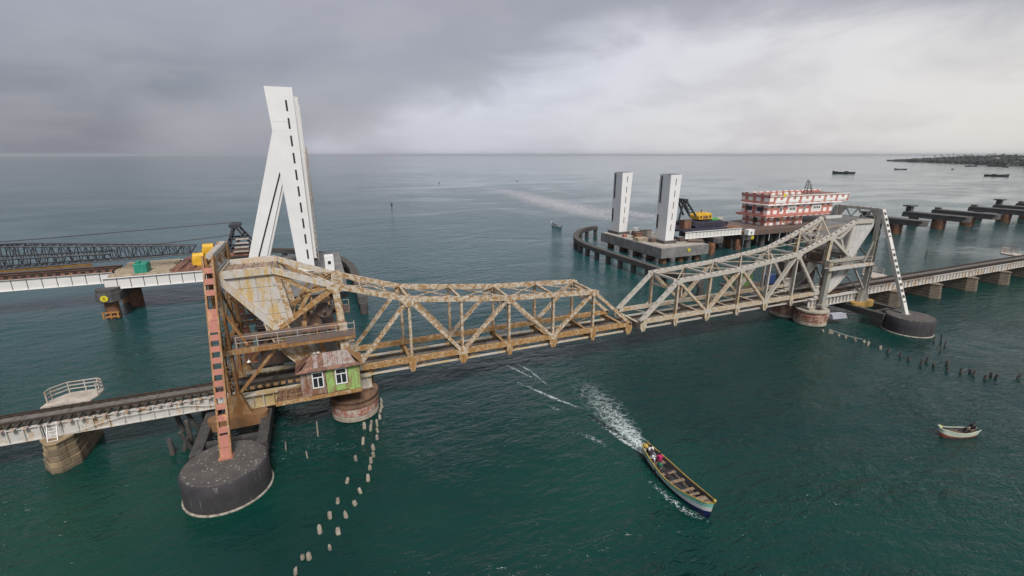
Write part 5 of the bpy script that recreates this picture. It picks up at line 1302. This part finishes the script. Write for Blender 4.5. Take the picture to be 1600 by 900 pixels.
def person(loc, face, label, shirt, legs, held=None, reach=0.0):
    """seated figure: loc = seat point, face = heading; body, clothes and hair are remeshed into smooth continuous skins"""
    th = thing('person', label, 'person', loc); ch, sh = math.cos(face), math.sin(face)
    def Q(f, s, z): return (loc[0]+f*ch-s*sh, loc[1]+f*sh+s*ch, loc[2]+z)
    J = {'pel': (0, 0, 0.10), 'waist': (-0.02, 0, 0.28), 'chest': (0.0, 0, 0.46), 'neck': (0.02, 0, 0.60), 'head': (0.05, 0, 0.75)}
    def limb(m, a, b_, r0, r1): m.tube(Q(*a), Q(*b_), r0, r1, 10); m.ball(Q(*a), r0, nu=10, nv=6); m.ball(Q(*b_), r1, nu=10, nv=6)
    def skin(m, name, mt, vox):
        o = m.build(name, mt, th, True); rm = o.modifiers.new('remesh', 'REMESH'); rm.mode = 'VOXEL'; rm.voxel_size = vox; rm.use_smooth_shade = True
        sm = o.modifiers.new('smooth', 'SMOOTH'); sm.iterations = 2; return o
    m = MB()
    limb(m, J['pel'], J['waist'], 0.145, 0.125); limb(m, J['waist'], J['chest'], 0.125, 0.15); limb(m, J['chest'], J['neck'], 0.10, 0.055); limb(m, J['neck'], (0.04, 0, 0.68), 0.052, 0.05)
    m.ball(Q(*J['head']), 0.085, 0.085, 0.115, 14, 10); m.ball(Q(0.135, 0, 0.74), 0.018, nu=8, nv=5); m.tube(Q(0.13, 0, 0.77), Q(0.142, 0, 0.735), 0.011, 0.017, 8)
    m.tube(Q(0.115, -0.022, 0.695), Q(0.115, 0.022, 0.695), 0.012, n=8)
    for s in (-1, 1):
        m.ball(Q(0.05, s*0.088, 0.75), 0.016, 0.016, 0.03, 8, 5); m.ball(Q(0.118, s*0.032, 0.765), 0.013, nu=8, nv=5)
        shd = (0.0, s*0.175, 0.53); elb = (0.10+0.05*reach, s*0.24, 0.28); wri = (0.30+0.12*reach, s*0.18, 0.22)
        limb(m, (0, s*0.08, 0.52), shd, 0.07, 0.06); limb(m, shd, elb, 0.055, 0.042); limb(m, elb, wri, 0.04, 0.028)
        palm = (0.37+0.12*reach, s*0.165, 0.205); m.tube(Q(*wri), Q(*palm), 0.03, 0.036, 10)
        for k, ln in enumerate((0.062, 0.072, 0.066, 0.05)):
            b0 = (palm[0]+0.01, palm[1]+s*(0.028-0.019*k), palm[2]); b1 = (b0[0]+ln*0.6, b0[1], b0[2]-0.012); b2 = (b1[0]+ln*0.3, b1[1], b1[2]-ln*0.5)
            m.tube(Q(*b0), Q(*b1), 0.0095, 0.009, 6); m.tube(Q(*b1), Q(*b2), 0.009, 0.008, 6)
        m.tube(Q(palm[0]-0.02, palm[1]-s*0.02, palm[2]), Q(palm[0]+0.03, palm[1]-s*0.055, palm[2]-0.01), 0.011, 0.009, 6)
        hip = (0.02, s*0.10, 0.08); kn = (0.42, s*0.15, 0.14); an = (0.44, s*0.14, -0.26)
        limb(m, hip, kn, 0.09, 0.062); limb(m, kn, an, 0.058, 0.038); m.tube(Q(an[0]-0.05, an[1], an[2]-0.05), Q(an[0]+0.17, an[1]+s*0.02, an[2]-0.06), 0.042, 0.032, 8)
    skin(m, 'body', M['skin'], 0.0095)
    c = MB(); limb(c, (0, 0, 0.14), J['waist'], 0.165, 0.15); limb(c, J['waist'], J['chest'], 0.15, 0.172); limb(c, J['chest'], (0.0, 0, 0.555), 0.15, 0.085)
    for s in (-1, 1): limb(c, (0, s*0.08, 0.525), (0, s*0.178, 0.53), 0.085, 0.075); limb(c, (0, s*0.178, 0.53), (0.06, s*0.215, 0.39), 0.075, 0.062)
    skin(c, 'shirt', M[shirt], 0.016)
    c = MB(); limb(c, (-0.01, 0, 0.07), (0, 0, 0.17), 0.17, 0.16)
    for s in (-1, 1): limb(c, (0.02, s*0.10, 0.08), (0.43, s*0.15, 0.14), 0.11, 0.08); limb(c, (0.43, s*0.15, 0.14), (0.44, s*0.145, -0.12), 0.078, 0.06)
    skin(c, 'trousers', M[legs], 0.016)
    h = MB(); h.ball(Q(0.035, 0, 0.785), 0.096, 0.094, 0.095, 14, 10); skin(h, 'hair', M['hair'], 0.014)
    return th

HD = math.atan2(19.7-28.1, 24.0-24.5)
b1, Wp1 = boat('fishing_boat', 'long open boat with mint, white and navy hull trailing white foam', (24.2, 23.95), HD, 8.1, 1.85, 1.25,
    [(0.0, 0.52, M['boat_navy'], 'hull_bottom'), (0.52, 0.74, M['boat_white'], 'white_strake'), (0.74, 0.985, M['boat_mint'], 'mint_strake')], M['boat_dark'], M['boat_yellow'], [(0.40, 0.26), (0.53, 0.26), (0.68, 0.24), (0.76, 0.2), (0.83, 0.22)], shb=0.9, shs=0.4)
# fore deck boards and engine of the long boat
for k in range(4):
    a, hb, z = hull_pt(0.86+0.03*k, 0.86, 8.1, 1.85, 1.25, 0.9, 0.4); MB().beam(Wp1(a, -hb+0.07, z), Wp1(a, hb-0.07, z), 0.22, 0.04).build('deck_board', M['boat_wood'], b1)
for (a, s) in ((-0.8, 0.5), (0.5, 0.42), (1.2, 0.2)): MB().tube(Wp1(a, s, 0.42), Wp1(a+1.5, s-0.05, 0.5), 0.05, n=6).build('oar', M['boat_wood'], b1)
eng = MB(); c0 = Wp1(-3.95, 0, 0.95); eng.ball(c0, 0.22, 0.3, 0.2, 12, 8); eng.tube(c0, Wp1(-4.5, 0, 0.0), 0.07, 0.06, 8); eng.tube(c0, Wp1(-3.6, 0.1, 1.0), 0.025, n=6)
tag(eng.build('outboard_engine', M['boat_yellow'], None, True), 'yellowish engine at the stern of the long mint boat', 'engine')
net1 = MB(); q = Wp1(-1.0, 0.0, 0.32)
for k in range(7): net1.ball((q[0]+random.uniform(-0.25, 0.25), q[1]+random.uniform(-0.4, 0.4), q[2]+random.uniform(-0.1, 0.1)), random.uniform(0.18, 0.3), None, 0.16, 8, 6)
tag(net1.build('net_heap', M['net'], None, True), 'dark heap of net inside the long mint boat', 'net')
for k, (a, s, fc, lab, shirt, legs) in enumerate(((-3.4, 0.12, HD, 'person in white shirt steering at the stern of the long boat', 'cloth_white', 'cloth_blue'),
        (-2.95, -0.2, HD+0.5, 'person in dark clothes with white cap cloth seated near the stern', 'cloth_dark', 'cloth_white'),
        (-2.2, 0.2, HD+2.6, 'person in magenta top seated in the long boat', 'cloth_magenta', 'cloth_magenta'), (-1.6, -0.22, HD-1.2, 'person in dark green bending low in the long boat', 'cloth_green', 'cloth_dark'))):
    q = Wp1(a, s, 0.56 if k < 3 else 0.34); person(q, fc, lab, shirt, legs)
for (t, wd) in ((-3.4, 0.34), (-2.95, 0.3), (-2.05, 0.34)):
    MB().beam(Wp1(t, -0.58, 0.53), Wp1(t, 0.58, 0.53), wd, 0.06).build('thwart', M['boat_wood'], b1)

H2 = math.atan2(19.5-18.2, 51.9-55.3)
b2, Wp2 = boat('fishing_boat', 'small pale green boat with red bottom and one person at the right', (53.6, 18.9), H2, 3.6, 1.2, 1.0,
    [(0.0, 0.56, M['boat_red'], 'hull_bottom'), (0.56, 0.985, M['boat_pale'], 'topside')], M['boat_dark'], M['boat_pale'], [(0.45, 0.16), (0.62, 0.16), (0.75, 0.2)], shb=0.4, shs=0.12)
MB().tube(Wp2(1.75, 0, 0.85), Wp2(1.78, 0, 1.15), 0.07, 0.06, 8).build('bow_post', M['marker_yellow'], b2)
for k in range(3): MB().beam(Wp2(0.9-0.3*k, -0.35, 0.46), Wp2(0.3-0.3*k, 0.38, 0.5), 0.07, 0.05).build('loose_board', M['boat_wood'], b2)
n2 = MB()
for k in range(6): p = Wp2(-0.55+random.uniform(-0.5, 0.4), random.uniform(-0.25, 0.25), 0.42); n2.ball(p, random.uniform(0.16, 0.24), None, 0.16, 8, 6)
tag(n2.build('net_heap', M['net'], None, True), 'dark net heap in the small red bottomed boat', 'net')
person(Wp2(-1.3, 0, 0.56), H2+0.3, 'person in dark clothes sitting at the stern of the small red bottomed boat', 'cloth_dark', 'cloth_brown')

b3, Wp3 = boat('fishing_boat', 'little white boat on open water left of the curved fender', (80.7, 150.6), math.atan2(5.5, -1.0), 5.8, 1.7, 1.1,
    [(0.0, 0.5, M['boat_navy'], 'hull_bottom'), (0.5, 0.985, M['boat_white'], 'topside')], M['boat_dark'], M['boat_white'], [(0.4, 0.2), (0.65, 0.2)], shb=0.8)
person(Wp3(-1.6, 0, 0.42), math.atan2(5.5, -1.0), 'person in blue sitting in the little white boat beyond the bridges', 'cloth_blue', 'cloth_dark')
M['boat_far'] = plain('tarred far hull', (0.05, 0.042, 0.04), 0.7, 0.3, 1, 0)
for (x, y, L, hd, lab) in ((701.7, 445.3, 27, 2.2, 'dark fishing boat farthest left of those near the horizon'), (980.6, 523.5, 19, 2.4, 'short dark boat right of centre below the island tip'),
        (1067.2, 487.3, 14, 0.4, 'tiny boat between the short dark boat and the island'), (1404.1, 608.0, 22, -1.0, 'pale boat close under the island trees'), (1659.6, 695.3, 30, -1.0, 'low boat just off the island shore'),
        (1458.7, 585.2, 30, -1.1, 'larger boat with cabin under the island houses'), (1362.7, 532.8, 20, 0.9, 'boat rightmost under the island houses'), (785.0, 312.5, 22, -1.25, 'long dark boat nearest the right edge below the island'), (1856.3, 881.6, 14, 0.3, 'speck of a boat off the island middle')):
    bo, Wq = boat('moored_boat', lab, (x, y), hd, L, L*0.24, L*0.13, [(0.0, 0.985, M['boat_far'], 'hull')], M['boat_dark'], M['boat_far'], [], shb=L*0.05, shs=L*0.02, detail=False, group='boats moored far off')
    if L > 20: MB().beam(Wq(-L*0.2, 0, L*0.09), Wq(-L*0.02, 0, L*0.09), L*0.12, L*0.07).build('cabin', M['boat_far'], bo)
for (x, y, r, lab) in ((36.5, 254.2, 0.5, 'small dark buoy in open water left of centre'), (108.3, 438.6, 0.5, 'distant dark buoy towards the horizon'), (189.6, 440.6, 0.5, 'faint distant buoy near the pale streak')):
    m = MB(); m.lathe([(0.1, -0.6), (r*0.8, -0.1), (r, 0.3), (r*0.5, 0.8), (r*0.25, r*2.2), (0.05, r*2.4)], x, y, 12); tag(m.build('buoy', M['black'], None, True), lab, 'buoy')

# foam: churned wake, bow spray and older streaks; far water sheen painted as strips
foam_sheen_strip('churned_water', [(24.7, 27.8, 0.6, 0.8), (25.2, 30.0, 1.3, 0.8), (25.4, 33.0, 2.0, 0.7), (25.8, 36.5, 2.6, 0.55), (26.2, 41.0, 2.9, 0.35), (26.6, 47.0, 2.6, 0.05)], 'pale churned water round the wake of the long mint boat', M['foam_churn'], 14, 0.008)
foam_sheen_strip('wake_foam', [(24.7, 27.8, 0.4, 1.0), (25.0, 29.6, 1.1, 0.92), (25.2, 32.2, 1.9, 0.76), (25.5, 35.2, 2.2, 0.66), (26.1, 38.5, 2.0, 0.56), (26.6, 42.0, 1.5, 0.44), (26.9, 46.5, 1.0, 0.2)], 'white foam wake behind the long mint boat', M['foam'])
foam_sheen_strip('wake_foam', [(24.5, 28.0, 0.3, 1.0), (24.0, 30.0, 0.4, 0.92), (23.6, 33.0, 0.5, 0.66), (23.0, 35.6, 0.5, 0.4), (22.6, 38.0, 0.3, 0.1)], 'left arm of the wake behind the long mint boat', M['foam'], 10, 0.028)
foam_sheen_strip('bow_foam', [(23.15, 26.9, 0.15, 0.2), (22.6, 24.9, 0.4, 0.58), (22.7, 22.8, 0.55, 0.7), (23.0, 21.2, 0.55, 0.82), (23.8, 19.9, 0.35, 0.66)], 'foam along the left side of the long mint boat', M['foam'], 10, 0.024)
foam_sheen_strip('bow_foam', [(26.0, 27.4, 0.15, 0.2), (25.75, 24.2, 0.22, 0.5), (25.55, 22.4, 0.25, 0.62), (24.6, 20.2, 0.15, 0.3)], 'foam along the right side of the long mint boat', M['foam'], 10, 0.026)
for pts, lb in (([(19.2, 51.5, 0.3, 0.5), (20.5, 48.0, 0.35, 0.72), (21.7, 44.6, 0.25, 0.5)], 'short white streak left of the wake by the truss'), ([(20.8, 51.5, 0.25, 0.4), (22.0, 46.8, 0.35, 0.75), (22.4, 42.5, 0.25, 0.45)], 'thin broken streak beside the short white one'),
        ([(19.4, 44.8, 0.3, 0.5), (21.6, 39.9, 0.36, 0.74), (23.4, 36.7, 0.3, 0.5)], 'bright diagonal streak midway to the bridge'), ([(19.4, 41.0, 0.2, 0.2), (20.9, 37.5, 0.5, 0.6)], 'faint streak below the bright diagonal one'), ([(20.1, 34.5, 0.3, 0.2), (21.5, 31.8, 0.6, 0.62), (22.5, 28.6, 0.25, 0.3)], 'faint long streak left of the boat stern')):
    foam_sheen_strip('foam_streak', pts, lb, M['foam_thin'], 8, 0.015)

for pts, lb in (([(133.8, 464, 3, 0.1), (128.7, 362, 14, 0.5), (127.3, 293.6, 19, 0.66), (119.8, 227.5, 22, 0.72), (117.3, 189.8, 21, 0.72), (114.3, 159.4, 16, 0.6), (113, 140, 8, 0.2)], 'long pale painted sheen on the water running out beyond the curved fender'),
        ([(175.1, 389, 4, 0.1), (167, 323, 12, 0.5), (158.3, 269.4, 10, 0.45), (150, 240, 4, 0.1)], 'fainter painted sheen on the water right of the long one'), ([(130.7, 222, 5, 0.2), (129.3, 184, 14, 0.68), (131, 162.7, 15, 0.66), (134, 140, 5, 0.15)], 'broad pale painted sheen on the water behind the straight columns')):
    foam_sheen_strip('painted_sheen', pts, lb, M['painted_sheen'], 10, 0.03)  # pale strips painted in for the sheen on the far water

# ---------------------------------------------------------------- the wooded island on the horizon
M['isle_ground'] = plain('island sand and scrub', (0.09, 0.085, 0.055), 0.95, 0.4, 0.01, 0)
M['foliage'] = plain('island foliage', (0.036, 0.045, 0.034), 0.9, 0.5, 0.05, 0)
M['palm'] = plain('palm fronds', (0.04, 0.055, 0.035), 0.9, 0.3, 0.1, 0)
M['bark'] = plain('palm trunk', (0.12, 0.10, 0.08), 0.9, 0.2, 0.2, 0)
A_, B_ = Vector((2330, 1310)), Vector((1560, 560)); ax = (B_-A_); LI = ax.length; ax.normalize(); nx_ = Vector((-ax.y, ax.x))
if nx_.dot(A_) < 0: nx_ = -nx_
def isle(t, v): q = A_+ax*(t*LI)+nx_*v; return q
vs = []; fs = []; nt, nv = 60, 14
for i in range(nt+1):
    t = i/nt*1.5
    for j in range(nv+1):
        v = j/nv*(60+700*min(1, t*2.0)); q = isle(t, v); e = math.sin(math.pi*j/nv)
        z = -1+15*min(1, t*3.0)*e**0.6*(0.75+0.5*mnoise.noise(Vector((t*9, j*0.4, 0)))) + (2 if 0 < j < nv else 0)
        vs.append((q.x, q.y, z))
for i in range(nt):
    for j in range(nv): fs.append((i*(nv+1)+j, (i+1)*(nv+1)+j, (i+1)*(nv+1)+j+1, i*(nv+1)+j+1))
isl = MB().add(vs, fs).build('island', M['isle_ground'], None, True); struct(isl); isl['label'] = 'low wooded island on the right horizon'
rng = random.Random(3); wood = MB()
ico = [(0,0,1),(0.894,0,0.447),(0.276,0.851,0.447),(-0.724,0.526,0.447),(-0.724,-0.526,0.447),(0.276,-0.851,0.447),(0.724,0.526,-0.447),(-0.276,0.851,-0.447),(-0.894,0,-0.447),(-0.276,-0.851,-0.447),(0.724,-0.526,-0.447),(0,0,-1)]
icf = [(0,1,2),(0,2,3),(0,3,4),(0,4,5),(0,5,1),(1,6,2),(2,7,3),(3,8,4),(4,9,5),(5,10,1),(6,7,2),(7,8,3),(8,9,4),(9,10,5),(10,6,1),(11,7,6),(11,8,7),(11,9,8),(11,10,9),(11,6,10)]
for k in range(6500):
    t = rng.random()**0.8*1.4+0.02; v = rng.random()**1.4*(60+360*min(1, t*2.0)); q = isle(t, v)
    gz = 14*min(1, t*3)*min(1, v/140); s = rng.uniform(1.6, 4.6); hgt = gz+rng.uniform(1, 11)*min(1, 0.35+t*2.2)*(0.7+0.6*abs(mnoise.noise(Vector((q.x*0.012, q.y*0.012, 0)))))
    wood.add([(q.x+a*s*rng.uniform(0.7, 1.3), q.y+b_*s*rng.uniform(0.7, 1.3), hgt+c*s*rng.uniform(0.6, 1.1)) for a, b_, c in ico], icf)
wd_ = wood.build('island_wood', M['foliage'], None); wd_['kind'] = 'stuff'; wd_['label'] = 'mass of dark trees covering the island'
for k in range(22):
    t = 0.16+0.034*k+rng.uniform(-0.012, 0.012); v = rng.uniform(40, 120); q = isle(t, v); gz = 14*min(1, t*3)*min(1, v/140); h = rng.uniform(16, 21)+(9 if k == 19 else 0)
    th = thing('palm_tree', 'tall thin palm standing above the island trees' if k != 19 else 'tallest palm with a slim crown over the island houses', 'palm tree', (q.x, q.y, gz), 'palms on the island skyline' if k != 19 else None)
    MB().tube((q.x, q.y, gz-1), (q.x+rng.uniform(-1, 1), q.y, gz+h), 0.6, 0.35, 6).build('trunk', M['bark'], th)
    cr_ = MB()
    for j in range(11):
        a = j/11*2*math.pi+rng.random(); p0 = Vector((q.x, q.y, gz+h)); prev = p0
        for s_ in range(1, 4):
            f_ = s_/3; nxt = p0+Vector((math.cos(a)*5.2*f_, math.sin(a)*5.2*f_, 2.0*f_-4.2*f_*f_)); cr_.beam(prev, nxt, 1.5*(1.1-f_*0.7), 0.25); prev = nxt
    cr_.build('crown', M['palm'], th)
for (t, v, wd, h, lab) in ((0.86, 60, 60, 7, 'long white house among the island trees'), (0.98, 70, 40, 9, 'pale house beneath the tallest palm'), (0.66, 80, 26, 6, 'small white house left among the island trees')):
    q = isle(t, v); th = thing('house', lab, 'house', (q.x, q.y, 8)); yaw = math.atan2(ax.y, ax.x); ca, sa = math.cos(yaw), math.sin(yaw)
    def W2(a, b_): return (q.x+a*ca-b_*sa, q.y+a*sa+b_*ca)
    MB().prism([W2(-wd/2, -6), W2(wd/2, -6), W2(wd/2, 6), W2(-wd/2, 6)], 'z', 8, 11+h).build('wall', M['white_paint'], th)
    MB().prism([W2(-wd/2-1, -7), W2(wd/2+1, -7), W2(wd/2+1, 7), W2(-wd/2-1, 7)], 'z', 11.02+h, 12.2+h).build('roof', M['deck_conc'], th)

# ---------------------------------------------------------------- damp sea air
hz = MB().box(-43000, 43000, -43000, 43000, -1.5, 60).build('haze', None); hz['kind'] = 'stuff'; hz['label'] = 'thin damp haze over the sea'
hm = bpy.data.materials.new('sea haze'); hm.use_nodes = True; ht_ = NT(hm.node_tree); ht_.n.clear()
pv = ht_.new('ShaderNodeVolumePrincipled'); pv.inputs['Color'].default_value = (0.80, 0.84, 0.90, 1); pv.inputs['Density'].default_value = 0.00006; pv.inputs['Anisotropy'].default_value = 0.2
ht_.link(pv.outputs[0], ht_.new('ShaderNodeOutputMaterial').inputs['Volume']); hz.data.materials.append(hm)
